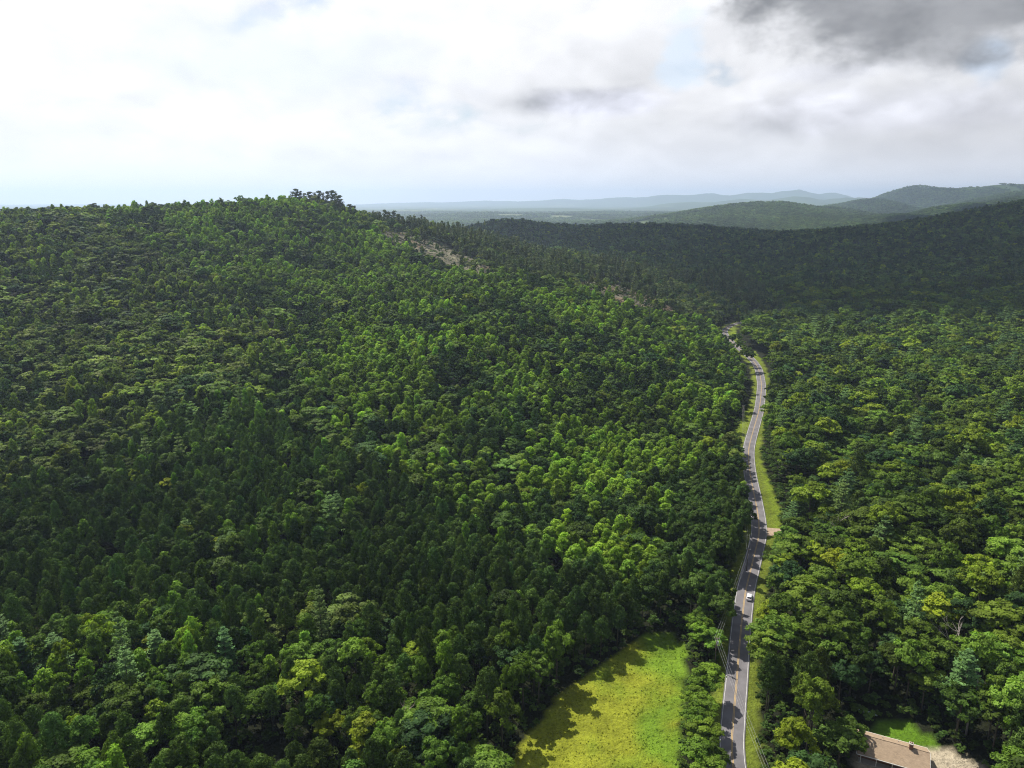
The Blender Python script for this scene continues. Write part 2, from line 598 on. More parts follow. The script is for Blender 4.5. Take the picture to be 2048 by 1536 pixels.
def axis(lo, hi, segs):
    """segs: (x_until, step); beyond the last step it grows"""
    out = [lo]
    while out[-1] < hi:
        x = out[-1]
        st = segs(x)
        out.append(x + st)
    return np.array(out)


def stepx(x):
    if -60 < x < 240: return 2.5
    if -750 < x < 900: return 8.0
    d = min(abs(x + 750), abs(x - 900)) if x > 900 or x < -750 else 0
    return 8 + 0.045 * d


def stepy(y):
    if y < 60: return 20
    if y < 460: return 2.5
    if y < 1200: return 6
    return 6 + 0.022 * (y - 1200)


ax = axis(-23000, 23500, stepx)
ay = axis(-400, 25500, stepy)
GX, GY = np.meshgrid(ax, ay)
GZ = grade(GX, GY)
nyy, nxx = GX.shape
tv = np.stack([GX.ravel(), GY.ravel(), GZ.ravel()], 1)
idx = np.arange(nxx * nyy).reshape(nyy, nxx)
tf = np.stack([idx[:-1, :-1].ravel(), idx[:-1, 1:].ravel(), idx[1:, 1:].ravel(), idx[1:, :-1].ravel()], 1)

# clearings (outlines surveyed from the photograph on the ground)
MEADOW = [(1000, 1600), (1010, 1536), (1040, 1500), (1080, 1440), (1130, 1380), (1200, 1330), (1255, 1295), (1285, 1270), (1345, 1262), (1372, 1300),
          (1374, 1350), (1368, 1400), (1362, 1450), (1356, 1600)]
VERGES = [
    [(1508, 700), (1520, 716), (1534, 735), (1534, 762), (1526, 762), (1510, 720)],
    [(1503, 806), (1487, 828), (1470, 858), (1455, 900), (1478, 905), (1488, 870), (1506, 830)],
    [(1508, 880), (1518, 892), (1530, 940), (1548, 985), (1562, 1020), (1563, 1062), (1530, 1066), (1510, 940)],
    [(1530, 1066), (1562, 1070), (1562, 1092), (1545, 1106), (1524, 1112)],
    [(1492, 1440), (1504, 1450), (1519, 1500), (1530, 1600), (1485, 1600)],
    [(1440, 1325), (1456, 1325), (1452, 1372), (1432, 1372)],
    [(1450, 652), (1470, 655), (1480, 690), (1465, 690)],
]
YARD = [(1735, 1470), (1748, 1438), (1800, 1443), (1838, 1460), (1880, 1488), (1935, 1512), (1985, 1545), (2010, 1640), (1700, 1640), (1700, 1540)]
LAWN = [(1735, 1475), (1746, 1436), (1790, 1436), (1835, 1452), (1875, 1490), (1850, 1500)]
CLEARINGS = [[(748, 452), (800, 462), (860, 482), (905, 500), (960, 524), (1010, 548), (960, 552), (900, 532), (830, 500), (770, 474)],
             [(1130, 552), (1200, 556), (1232, 568), (1275, 585), (1340, 600), (1352, 622), (1280, 616), (1215, 596), (1160, 572)]]
fu, fv, ft = project(tv[:, 0], tv[:, 1], tv[:, 2])
nearf = (ft < 1200) & (tv[:, 1] > 30)
x_, y_ = tv[:, 0], tv[:, 1]
gc = np.zeros((len(tv), 3)) + np.array((0.017, 0.020, 0.009))            # leaf litter and undergrowth, darkened to carry the undergrowth's shade
far_m = np.hypot(x_, y_) > 2300
nz = fbm(x_ / 300, y_ / 300, 5, 21)[:, None]
nz2 = fbm(x_ / 900, y_ / 700, 4, 31)[:, None]
farcol = np.array((0.050, 0.082, 0.026)) * (0.6 + 0.9 * nz)
field = np.clip((nz2 - 0.60) * 14, 0, 1) * np.clip((fbm(x_ / 260, y_ / 260, 3, 33)[:, None] - 0.45) * 9, 0, 1) * (np.clip(1 - (tv[:, 2:3] - 25) / 25, 0, 1)) * (np.hypot(x_, y_)[:, None] > 3200)
farcol = farcol * (1 - field) + np.array((0.15, 0.17, 0.07)) * field
gc = np.where(far_m[:, None], farcol, gc)
mid = (np.hypot(x_, y_) > 950) & ~far_m
gc[mid] = np.array((0.032, 0.052, 0.018))
grassn = fbm(x_ / 9, y_ / 9, 4, 41)[:, None]
k = nearf & inpoly(fu, fv, MEADOW)
g_y, g_g = np.array((0.190, 0.208, 0.018)), np.array((0.105, 0.175, 0.014))
pl = onplane(1322, 1536)[0]
mx_ = np.clip(0.35 + (fbm(x_ / 9, y_ / 9, 5, 43)[:, None] - 0.5) * 3.2 + (x_[:, None] - pl + 2) / 16, 0, 1)
gc[k] = (g_y * (1 - mx_) + g_g * mx_)[k] * (0.75 + 0.9 * fbm(x_ / 3.2, y_ / 3.2, 3, 47)[:, None][k])
for poly in VERGES:
    k = nearf & inpoly(fu, fv, poly)
    gc[k] = (np.array((0.150, 0.205, 0.018)) * (0.75 + 0.5 * grassn))[k]
m_ = (np.abs(x_ - 120) < 220) & (y_ > 20) & (y_ < 900)
dd = np.full(len(tv), 1e3); dd[m_] = road_dist(x_[m_], y_[m_])
k = (dd < 6.5)
gc[k] = (np.array((0.130, 0.165, 0.020)) * (0.7 + 0.6 * grassn))[k]
k = nearf & inpoly(fu, fv, YARD)
gc[k] = (np.array((0.42, 0.36, 0.26)) * (0.75 + 0.4 * grassn))[k]
k = nearf & inpoly(fu, fv, LAWN)
gc[k] = (np.array((0.09, 0.175, 0.012)) * (0.8 + 0.4 * grassn))[k]
for q, poly in enumerate(CLEARINGS):
    k = nearf & inpoly(fu, fv, poly)
    cc = np.array((0.20, 0.19, 0.125)) * (0.5 + 1.0 * fbm(x_ / 7, y_ / 7, 4, 51))[:, None]
    o_ = np.clip((fbm(x_ / 30, y_ / 30, 2, 61)[:, None] - 0.66) * 8, 0, 0.3)
    cc = cc * (1 - o_) + np.array((0.38, 0.17, 0.075)) * o_
    gc[k] = cc[k]

M_ground = bpy.data.materials.new('ground_cover')
M_ground.use_nodes = True
nt = M_ground.node_tree; N = nt.nodes; L = nt.links
b = N['Principled BSDF']; b.inputs['Roughness'].default_value = 0.95; b.inputs['Specular IOR Level'].default_value = 0.1
at = N.new('ShaderNodeAttribute'); at.attribute_name = 'soil'
geo = N.new('ShaderNodeNewGeometry')
n1 = N.new('ShaderNodeTexNoise'); n1.inputs['Scale'].default_value = 0.9; n1.inputs['Detail'].default_value = 8; n1.inputs['Roughness'].default_value = 0.7
n2 = N.new('ShaderNodeTexNoise'); n2.inputs['Scale'].default_value = 0.055; n2.inputs['Detail'].default_value = 8; n2.inputs['Roughness'].default_value = 0.75
L.new(geo.outputs['Position'], n1.inputs['Vector']); L.new(geo.outputs['Position'], n2.inputs['Vector'])
ad = N.new('ShaderNodeMath'); ad.operation = 'ADD'
L.new(n1.outputs['Fac'], ad.inputs[0]); L.new(n2.outputs['Fac'], ad.inputs[1])
mr = N.new('ShaderNodeMapRange'); mr.inputs[1].default_value = 0.75; mr.inputs[2].default_value = 1.25
mr.inputs[3].default_value = 0.6; mr.inputs[4].default_value = 1.4
L.new(ad.outputs[0], mr.inputs[0])
vm = N.new('ShaderNodeVectorMath'); vm.operation = 'SCALE'
L.new(at.outputs['Vector'], vm.inputs[0]); L.new(mr.outputs[0], vm.inputs['Scale']); L.new(vm.outputs[0], b.inputs['Base Color'])
bp = N.new('ShaderNodeBump'); bp.inputs['Strength'].default_value = 0.8; bp.inputs['Distance'].default_value = 6.0
L.new(n2.outputs['Fac'], bp.inputs['Height']); L.new(bp.outputs[0], b.inputs['Normal'])

me = mesh_from('ground', tv, tf, [M_ground], smooth=True)
ca = me.color_attributes.new('soil', 'FLOAT_COLOR', 'POINT')
ca.data.foreach_set('color', np.concatenate([gc, np.ones((len(gc), 1))], 1).astype(np.float32).ravel())
ground = tag(link('ground', me), 'wooded hills, valley floor and distant plain', kind='structure')

# ------------------------------------------------------------------ road
M_asphalt = material('asphalt', (0.148, 0.140, 0.146), 0.85, 0.2, 0.22, 0.22)
M_white = material('white_road_paint', (0.60, 0.60, 0.56), 0.7, 0.2, 0.25, 0.9)
M_yellow = material('yellow_road_paint', (0.44, 0.30, 0.12), 0.7, 0.2, 0.08, 2.0)


def strip(o0, o1, z, name, mat):
    T = np.gradient(rc, axis=0); T /= np.linalg.norm(T, axis=1)[:, None]
    Nn = np.stack([T[:, 1], -T[:, 0]], 1)
    a = rc + Nn * o0; b_ = rc + Nn * o1
    n = len(rc)
    vs = np.zeros((2 * n, 3)); vs[:n, :2] = a; vs[n:, :2] = b_; vs[:, 2] = z
    fs = np.stack([np.arange(n - 1), np.arange(n - 1) + n, np.arange(n - 1) + n + 1, np.arange(n - 1) + 1], 1)
    return mesh_from(name, vs, fs, [mat])


road = link('road', strip(-3.22, 3.22, 0.10, 'road', M_asphalt))
tag(road, 'two-lane asphalt road winding along the valley between the woods', kind='structure')
for nm, a, b_, mt in [('edge_line', -2.92, -2.82, M_white), ('edge_line', 2.82, 2.92, M_white), ('centre_line', -0.22, -0.08, M_yellow), ('centre_line', 0.08, 0.22, M_yellow)]:
    link(nm, strip(a, b_, 0.106, nm, mt), road)
M_gravel = material('pale_gravel', (0.33, 0.25, 0.18), 0.95, 0.1, 0.25, 0.8)
x0, y0 = onplane(1526, 1063); x1, y1 = onplane(1566, 1062)
dv = MB()
for i in range(12):
    t0, t1 = i / 12, (i + 1) / 12
    wx = lambda t: 2.0 + 2.6 * (1 - t) ** 3
    xa, xb = x0 + (x1 + 14 - x0) * t0, x0 + (x1 + 14 - x0) * t1
    dv.add([(xa, y0 - wx(t0), 0.02), (xb, y0 - wx(t1), 0.02), (xb, y0 + wx(t1), 0.02), (xa, y0 + wx(t0), 0.02)], [(0, 1, 2, 3)])
tag(dv.build('driveway', M_gravel), 'short gravel driveway branching right off the road across the mown verge', kind='structure')

# ------------------------------------------------------------------ tree meshes


def cards(pos, nrm, size, asp, up=None, jitter=0.5):
    """leaf clumps: bent little kites, one per position"""
    n = len(pos)
    nrm = nrm + rng.normal(0, jitter, (n, 3))
    nrm /= np.linalg.norm(nrm, axis=1)[:, None] + 1e-9
    ref = rng.normal(0, 1, (n, 3)) if up is None else up + rng.normal(0, 0.35, (n, 3))
    a = np.cross(nrm, ref); a /= np.linalg.norm(a, axis=1)[:, None] + 1e-9
    c = np.cross(nrm, a)
    s = (size * rng.uniform(0.65, 1.35, n))[:, None]
    w = s * asp
    v = np.stack([pos - c * s, pos + a * w - nrm * s * 0.25, pos + c * s, pos - a * w - nrm * s * 0.25], 1)
    return v.reshape(-1, 3)


def crown_mesh(name, v, var, mat):
    f = np.arange(len(v)).reshape(-1, 4)
    # two triangles share the fold, so each kite catches the light on two faces
    tris = np.concatenate([f[:, [0, 1, 2]], f[:, [0, 2, 3]]], 0)
    me = mesh_from(name, v, tris, [mat])
    at = me.attributes.new('leafvar', 'FLOAT', 'POINT')
    at.data.foreach_set('value', np.repeat(var, 4).astype(np.float32))
    return me


def sphere_pts(n):
    p = rng.normal(0, 1, (n, 3))
    return p / np.linalg.norm(p, axis=1)[:, None]


def broadleaf(n, lsize, height=16.0, rad=4.2, lobes=22):
    """rounded crown of many leaf masses standing on a few big limbs, with gaps between"""
    ch = height * rng.uniform(0.56, 0.70)
    base = height - ch
    nm = rng.integers(5, 9)
    majors = []
    ga = rng.uniform(0, 6.28)
    for i in range(nm):
        a_ = ga + i * 6.283 / nm + rng.uniform(-0.35, 0.35)
        q = rad * rng.uniform(0.38, 0.62)
        majors.append((math.cos(a_) * q, math.sin(a_) * q, base + ch * rng.uniform(0.30, 0.62), rad * rng.uniform(0.42, 0.60)))
    majors.append((rng.uniform(-.2, .2) * rad, rng.uniform(-.2, .2) * rad, base + ch * rng.uniform(0.62, 0.74), rad * rng.uniform(0.42, 0.58)))
    P_, V_, S_ = [], [], []
    per = max(4, n // (lobes * 2))
    tot = lobes * 2
    for i in range(tot):
        mx0, my0, mz0, mr0 = majors[i % len(majors)]
        d = sphere_pts(1)[0]
        if d[2] < -0.35:
            d[2] = -d[2]
        c = np.array((mx0, my0, mz0)) + d * mr0 * np.array((1, 1, 0.95)) * rng.uniform(0.75, 1.02)
        r = rad * rng.uniform(0.13, 0.26)
        q = sphere_pts(per)
        q[:, 2] = np.where(q[:, 2] < -0.3, -q[:, 2], q[:, 2])
        P_.append(c + q * r * rng.uniform(0.5, 1.05, per)[:, None] * np.array((1.15, 1.15, 0.75)))
        V_.append(q * 0.7 + d * 0.6 + np.array((0, 0, 0.25)))
        S_.append(np.full(per, rng.uniform(0.2, 0.8)) + rng.normal(0, 0.14, per))
    P_ = np.concatenate(P_); V_ = np.concatenate(V_); S_ = np.clip(np.concatenate(S_), 0, 1)
    return cards(P_, V_, lsize, 0.66), S_


def poplar(n, lsize, height=12.0, rad=2.6):
    """young pointed crown with ascending sprays"""
    P_, V_, S_ = [], [], []
    base = height * 0.36; ch = height - base
    sprays = 18
    per = n // sprays
    for i in range(sprays):
        f = (i + 0.5) / sprays
        z = base + ch * f ** 0.9
        prof = (math.sin(min(1.0, (1 - f) * 1.35 + 0.12) * math.pi / 2) ** 1.1) * (0.5 + 0.5 * min(1, f * 4))
        az_ = i * 2.39996 + rng.uniform(-0.4, 0.4)
        rr = rad * prof * rng.uniform(0.45, 0.8)
        c = np.array((math.cos(az_) * rr, math.sin(az_) * rr, z))
        d = sphere_pts(per) * rng.uniform(0.5, 1.1, per)[:, None]
        P_.append(c + d * np.array((rad * 0.34, rad * 0.34, ch * 0.10)))
        V_.append(d + np.array((c[0], c[1], 0)) / rad * 0.8 + np.array((0, 0, 0.35)))
        S_.append(np.clip(rng.normal(0.35 + 0.3 * f, 0.16, per) + rng.uniform(-0.15, 0.15), 0, 1))
    P_ = np.concatenate(P_); V_ = np.concatenate(V_); S_ = np.concatenate(S_)
    return cards(P_, V_, lsize, 0.6), S_


def pine(n, lsize, height=15.0, rad=3.1, base_f=0.48):
    """plantation pine: short rounded cone of upturned needle tufts"""
    base = height * base_f; ch = height - base
    tuf = max(18, n // 24)
    P_, V_, S_, U_ = [], [], [], []
    for i in range(tuf):
        f = rng.uniform(0, 1) ** 0.8
        prof = (1 - f) ** 0.50 * (0.6 + 0.4 * min(1, f * 5))
        az_ = rng.uniform(0, 6.283)
        rr = rad * prof * rng.uniform(0.40, 1.12)
        c = np.array((math.cos(az_) * rr, math.sin(az_) * rr, base + ch * f * 0.97))
        k = max(3, n // tuf)
        d = sphere_pts(k)
        P_.append(c + d * np.array((0.42, 0.42, 0.40)) * (rad / 2.6))
        V_.append(d * np.array((1, 1, 0.35)) + np.array((c[0], c[1], 0)) / rad * 0.5)
        U_.append(np.tile(np.array((0, 0, 1.0)) + np.array((c[0], c[1], 0)) / rad * 0.6, (k, 1)))
        S_.append(np.clip(np.full(k, rng.uniform(0.2, 0.8)) + rng.normal(0, 0.12, k), 0, 1))
    P_ = np.concatenate(P_); V_ = np.concatenate(V_); S_ = np.concatenate(S_); U_ = np.concatenate(U_)
    up = np.cross(V_, U_)
    return cards(P_, V_, lsize, 0.34, up=up, jitter=0.3), S_


def white_pine(n, lsize, height=20.0, rad=4.0):
    """tall pine with whorls of spreading, star-like branches"""
    base = height * 0.3; ch = height - base
    P_, V_, S_, U_ = [], [], [], []
    whorls = 9
    br = []
    for w in range(whorls):
        f = w / (whorls - 1)
        L_ = rad * (1 - f) ** 0.7 * rng.uniform(0.8, 1.1) + 0.5
        for k in range(7):
            br.append((base + ch * f * 0.96, L_ * rng.uniform(0.7, 1.1), k * 6.283 / 7 + rng.uniform(-0.35, 0.35) + w * 0.5, 0.1 + 0.5 * f))
    per = max(4, n // len(br))
    for z, L_, a_, rise in br:
        t = rng.uniform(0.15, 1.0, per)
        dirv = np.array((math.cos(a_), math.sin(a_), rise))
        side = np.array((-math.sin(a_), math.cos(a_), 0))
        off = rng.normal(0, 0.16, per) * L_ * (1.1 - 0.5 * t)
        p = np.array((0, 0, z)) + dirv * (t * L_)[:, None] + side * off[:, None]
        p[:, 2] += rng.normal(0, 0.12, per)
        P_.append(p); V_.append(np.tile((0, 0, 1.0), (per, 1)) + rng.normal(0, 0.25, (per, 3)))
        U_.append(np.tile(side, (per, 1)))
        S_.append(np.clip(np.full(per, rng.uniform(0.3, 0.75)) + 0.25 * (t - 0.5), 0, 1))
    P_ = np.concatenate(P_); V_ = np.concatenate(V_); S_ = np.concatenate(S_); U_ = np.concatenate(U_)
    return cards(P_, V_, lsize, 0.42, up=U_, jitter=0.3), S_


def tall_pine(n, lsize, height=24.0, rad=4.0):
    """old open-crowned pine: bare lower trunk, ragged clumps above"""
    P_, V_, S_ = [], [], []
    cl_ = 40
    per = n // cl_
    for i in range(cl_):
        f = rng.uniform(0, 1)
        z = height * (0.22 + 0.75 * f)
        q = rad * (0.95 - 0.62 * f) * rng.uniform(0.1, 0.9)
        a_ = rng.uniform(0, 6.283)
        c = np.array((math.cos(a_) * q, math.sin(a_) * q, z))
        r = rad * rng.uniform(0.24, 0.38)
        d = sphere_pts(per) * rng.uniform(0.3, 1.0, per)[:, None]
        P_.append(c + d * r * np.array((1.2, 1.2, 0.7)))
        V_.append(d + np.array((0, 0, 0.4)))
        S_.append(np.clip(np.full(per, rng.uniform(0.25, 0.75)) + rng.normal(0, 0.12, per), 0, 1))
    return cards(np.concatenate(P_), np.concatenate(V_), lsize, 0.55), np.concatenate(S_)


def trunk_mesh(name, height, r0, limbs, spread, mat, start=0.35):
    b = MB()
    bend = [rng.uniform(-0.3, 0.3) for _ in range(2)]
    hs = [0, 0.3, 0.6, 0.9]
    b.tube([(bend[0] * h_, bend[1] * h_, height * h_ - (0.8 if h_ == 0 else 0)) for h_ in hs], [r0, r0 * 0.75, r0 * 0.5, r0 * 0.15], 6)
    for i in range(limbs):
        z = height * rng.uniform(start, 0.75)
        a_ = i * 2.4
        l = spread * rng.uniform(0.6, 1.0) * (1.1 - z / height)
        b.tube([(0, 0, z), (math.cos(a_) * l * 0.5, math.sin(a_) * l * 0.5, z + l * 0.35), (math.cos(a_) * l, math.sin(a_) * l, z + l * 0.8)],
               [r0 * 0.35, r0 * 0.22, r0 * 0.08], 4)
    return b.mesh(name, mat, True)


KINDS = {}


def make_kind(kind, fn, near, midn, farn, mat, trunk_args, variants=(6, 4, 3), **kw):
    """meshes of one kind of tree at three degrees of detail"""
    d = {'near': [], 'mid': [], 'far': [], 'trunk': []}
    for key, cnt, (n, ls) in (('near', variants[0], near), ('mid', variants[1], midn), ('far', variants[2], farn)):
        for i in range(cnt):
            kk = dict(kw)
            if key == 'far' and 'lobes' in kk:
                kk['lobes'] = 8
            elif key == 'mid' and 'lobes' in kk:
                kk['lobes'] = 15
            v, s = fn(n, ls, **kk)
            d[key].append(crown_mesh(kind + '_crown', v, s, mat))
    for i in range(2):
        d['trunk'].append(trunk_mesh(kind + '_trunk', *trunk_args, M_bark))
    KINDS[kind] = d
    return d


make_kind('broadleaf_tree', broadleaf, (4200, 0.32), (950, 0.58), (150, 1.25), M_leaf, (13.0, 0.28, 5, 3.6), (12, 6, 4), lobes=26)
make_kind('poplar_tree', poplar, (2000, 0.28), (560, 0.46), (90, 1.0), M_leaf, (11.0, 0.14, 3, 1.2), (5, 4, 3))
make_kind('pine_tree', pine, (2800, 0.28), (620, 0.52), (90, 1.2), M_needle, (14.0, 0.17, 3, 1.2), (6, 4, 3))
make_kind('white_pine_tree', white_pine, (3200, 0.34), (700, 0.55), (120, 1.2), M_needle, (19.0, 0.25, 5, 2.0), (4, 2, 2))
make_kind('ridge_pine_tree', tall_pine, (1500, 0.42), (700, 0.6), (150, 1.2), M_needle, (21.0, 0.30, 7, 3.2), (5, 2, 1))
NOMH = {'ridge_pine_tree': 24.0, 'broadleaf_tree': 16.0, 'poplar_tree': 12.0, 'pine_tree': 15.0, 'white_pine_tree': 20.0}
NOMR = {'ridge_pine_tree': 4.0, 'broadleaf_tree': 4.4, 'poplar_tree': 2.5, 'pine_tree': 2.9, 'white_pine_tree': 4.0}

RIDGE = [(584, 382, 880), (592, 377, 885), (600, 381, 890), (609, 386, 880), (618, 383, 885), (628, 384, 890), (637, 381, 880), (645, 384, 885), (654, 382, 880), (663, 380, 885),
         (670, 382, 880), (677, 390, 875), (684, 402, 870), (698, 408, 890), (706, 411, 895), (716, 420, 890), (748, 424, 940), (757, 422, 945), (769, 419, 940), (776, 423, 950),
         (787, 420, 940), (796, 428, 945), (803, 434, 940), (816, 440, 960), (838, 438, 980), (860, 444, 985), (878, 446, 985),
         (848, 462, 850), (826, 466, 860), (905, 470, 870), (930, 474, 860), (955, 478, 850), (972, 470, 860), (990, 482, 850), (1012, 480, 860), (1034, 490, 850), (1060, 500, 840),
         (1104, 508, 830), (1150, 524, 800), (1165, 518, 810), (1200, 528, 790), (1222, 531, 790), (1254, 536, 780), (1276, 528, 800), (1300, 548, 770), (1330, 556, 770)]

# ------------------------------------------------------------------ where the trees stand
TRACT = [(175, 424), (420, 406), (575, 390), (700, 430), (930, 535), (1110, 560), (1425, 643), (1485, 720), (1487, 770), (1445, 870), (1490, 1040),
         (1445, 1250), (1440, 1260), (470, 780), (620, 660)]
PLANT = [(-200, 1020), (0, 985), (250, 885), (430, 800), (470, 790), (1440, 1265), (1300, 1290), (1180, 1285), (1000, 1300), (850, 1235), (640, 1190), (420, 1260),
         (200, 1230), (-200, 1340)]
LOWLEFT = [(-400, 1200), (1440, 1265), (1440, 1700), (-400, 1700)]
ROADW = [(-300, 300)]


def grid(spacing, x0, x1, y0, y1, jit=0.42):
    xs = np.arange(x0, x1, spacing); ys = np.arange(y0, y1, spacing * 0.87)
    X, Y = np.meshgrid(xs, ys)
    X = X + (np.arange(len(ys)) % 2)[:, None] * spacing * 0.5
    X = X + rng.uniform(-jit, jit, X.shape) * spacing; Y = Y + rng.uniform(-jit, jit, Y.shape) * spacing
    X, Y = X.ravel(), Y.ravel()
    k = (np.abs(X) < 0.78 * Y * 1.04 + 45) & (Y > 80)
    return X[k], Y[k]


# horizon table for dropping trees that hills hide
azs = np.linspace(-42, 42, 700)
dist = np.concatenate([np.arange(90, 1200, 8), np.arange(1200, 9200, 20)])
AZ, DI = np.meshgrid(np.radians(azs), dist, indexing='ij')
hh = height(np.sin(AZ) * DI, np.cos(AZ) * DI)
bare = (hh + 6 - H) / DI
run = np.maximum.accumulate(bare, axis=1)


def visible(x, y, ztop):
    a_ = np.degrees(np.arctan2(x, y)); d = np.hypot(x, y)
    i = np.clip(np.searchsorted(azs, a_), 0, len(azs) - 1)
    j = np.clip(np.searchsorted(dist, d - 12) - 1, 0, len(dist) - 1)
    return (ztop + 4 - H) / d > run[i, j]


trees = []            # columns: x y z kind height radius_scale tint(3) region
region_names = ['tract', 'plantation', 'lowleft', 'upleft', 'right', 'ridge', 'backvalley', 'far']


def classify(x, y, z):
    u, v, t = project(x, y, z + 11)
    reg = np.full(len(x), 3)
    reg[(t > 0)] = 3
    reg[inpoly(u, v, LOWLEFT)] = 2
    reg[inpoly(u, v, PLANT)] = 1
    reg[inpoly(u, v, TRACT) & (t < 1000)] = 0
    # right of the road
    rx = np.interp(y, rc[:, 1], rc[:, 0])
    reg[(x > rx)] = 4
    # behind the tract's far boundary
    reg[(inpoly(u, v, [(575, 385), (690, 410), (930, 535), (1110, 560), (1425, 643), (1600, 640), (1500, 560), (1150, 470), (900, 430), (700, 360), (560, 360)])) & (t > 720)] = 5
    reg[t > 930] = np.where(reg[t > 930] == 4, 6, 5)
    reg[t > 1080] = 6
    reg[(x < -120) & (t < 1000) & (t > 600) & (reg == 5) & (u < 575)] = 0
    return reg, u, v, t


def rnd_tint(n, base, spread):
    base = np.array(base)
    k = rng.normal(1, spread, (n, 1)).clip(0.5, 1.7)
    hue = rng.normal(0, 0.065, (n, 1))
    return base * k * np.concatenate([1 + hue, np.ones((n, 1)), 1 - hue], 1)


specs = [  # region, spacing, height, kinds (name, share, base tint, spread)
    (0, 5.2, 12.5, [('poplar_tree', 0.50, (0.140, 0.225, 0.020), 0.26), ('broadleaf_tree', 0.34, (0.088, 0.142, 0.022), 0.28), ('pine_tree', 0.16, (0.050, 0.095, 0.022), 0.18)]),
    (1, 4.5, 14.5, [('pine_tree', 0.85, (0.070, 0.122, 0.024), 0.24), ('poplar_tree', 0.06, (0.10, 0.18, 0.020), 0.2), ('broadleaf_tree', 0.08, (0.065, 0.11, 0.018), 0.2), ('white_pine_tree', 0.01, (0.095, 0.160, 0.040), 0.12)]),
    (2, 5.4, 15.5, [('pine_tree', 0.44, (0.076, 0.130, 0.024), 0.24), ('broadleaf_tree', 0.38, (0.092, 0.158, 0.020), 0.3), ('poplar_tree', 0.15, (0.12, 0.20, 0.020), 0.25), ('white_pine_tree', 0.03, (0.095, 0.165, 0.045), 0.12)]),
    (3, 5.6, 13.5, [('broadleaf_tree', 0.64, (0.120, 0.165, 0.034), 0.30), ('poplar_tree', 0.21, (0.150, 0.210, 0.030), 0.25), ('pine_tree', 0.15, (0.058, 0.095, 0.024), 0.15)]),
    (4, 7.2, 18.0, [('broadleaf_tree', 0.88, (0.092, 0.146, 0.018), 0.36), ('white_pine_tree', 0.05, (0.10, 0.165, 0.045), 0.15), ('pine_tree', 0.07, (0.07, 0.11, 0.020), 0.2)]),
    (5, 6.2, 15.0, [('broadleaf_tree', 0.60, (0.115, 0.155, 0.045), 0.26), ('pine_tree', 0.20, (0.080, 0.110, 0.038), 0.2), ('ridge_pine_tree', 0.20, (0.090, 0.120, 0.040), 0.15)]),
    (6, 8.6, 16.0, [('broadleaf_tree', 0.85, (0.085, 0.130, 0.032), 0.32), ('pine_tree', 0.15, (0.055, 0.09, 0.026), 0.2)]),
]
ALL = []
for reg_id, sp_, hgt, kinds in specs:
    if reg_id == 6:
        X, Y = grid(sp_, -700, 2300, 900, 3000)
    elif reg_id in (5,):
        X, Y = grid(sp_, -500, 600, 650, 1200)
    elif reg_id == 0:
        X, Y = grid(sp_, -520, 220, 150, 1000)
    elif reg_id == 4:
        X, Y = grid(sp_, 20, 800, 80, 1200)
    elif reg_id == 3:
        X, Y = grid(sp_, -800, 150, 80, 1000)
    else:
        X, Y = grid(sp_, -420, 110, 80, 560)
    Z = grade(X, Y)
    reg, u, v, t = classify(X, Y, Z)
    k = reg == reg_id
    k &= np.hypot(X * 0.85, Y) < 2700
    X, Y, Z = X[k], Y[k], Z[k]
    n = len(X)
    # kinds stand in drifts rather than evenly mixed
    drift = fbm(X / 34, Y / 34, 3, 101)
    rk = np.argsort(np.argsort(drift + rng.normal(0, 0.13, n))) / max(n, 1)
    kk = np.minimum(np.searchsorted(np.cumsum([q[1] for q in kinds]), rk), len(kinds) - 1)
    hs = hgt * rng.normal(1.0, 0.16, n).clip(0.55, 1.42)
    rs = rng.uniform(0.78, 1.3, n) * {0: 1.28, 1: 1.0, 2: 1.1, 3: 1.15, 4: 1.12}.get(reg_id, 1.0)
    tint = np.zeros((n, 3))
    kn = np.empty(n, object)
    for q, (nm, sh, base, sprd) in enumerate(kinds):
        s_ = kk == q
        tint[s_] = rnd_tint(s_.sum(), base, sprd)
        kn[s_] = nm
        if nm == 'white_pine_tree':
            hs[s_] *= 1.22
        if nm == 'ridge_pine_tree':
            hs[s_] *= 1.35
        if nm == 'broadleaf_tree':
            # some crowns are a fresh yellow green, some darker
            yg = s_ & (rng.uniform(0, 1, n) < (0.16 if reg_id in (2, 4) else 0.07))
            tint[yg] = rnd_tint(yg.sum(), (0.175, 0.235, 0.018), 0.15)
            dk = s_ & (rng.uniform(0, 1, n) < 0.18)
            tint[dk] = rnd_tint(dk.sum(), (0.042, 0.085, 0.022), 0.12)
            rs[s_] *= {0: 0.60, 1: 0.7, 2: 0.76, 3: 0.78, 4: 1.0, 5: 0.85, 6: 1.15}[reg_id]
    # stands of unequal age, and here and there an old spreading crown
    hs *= 0.80 + 0.42 * fbm(X / 26, Y / 26, 3, 91)
    old = (kn == 'broadleaf_tree') & (rng.uniform(0, 1, n) < {0: 0.16, 1: 0.25, 2: 0.16, 3: 0.16, 4: 0.14, 5: 0.1, 6: 0.0}[reg_id])
    rs[old] *= {0: 1.75, 1: 1.6, 2: 1.55, 3: 1.6}.get(reg_id, 1.3); hs[old] *= 1.15
    if reg_id == 2:
        mu, mv, _ = project(X + 9, Y - 7, Z)
        me_ = inpoly(mu, mv, MEADOW)
        hs[me_] = np.maximum(hs[me_], rng.uniform(17, 21, me_.sum()))
    # patches of tone across the woods
    patch = 0.50 + 1.0 * fbm(X / 42, Y / 42, 4, 71)
    tint *= patch[:, None]
    for i in range(n):
        ALL.append((X[i], Y[i], Z[i], kn[i], hs[i], rs[i], tint[i], reg_id))

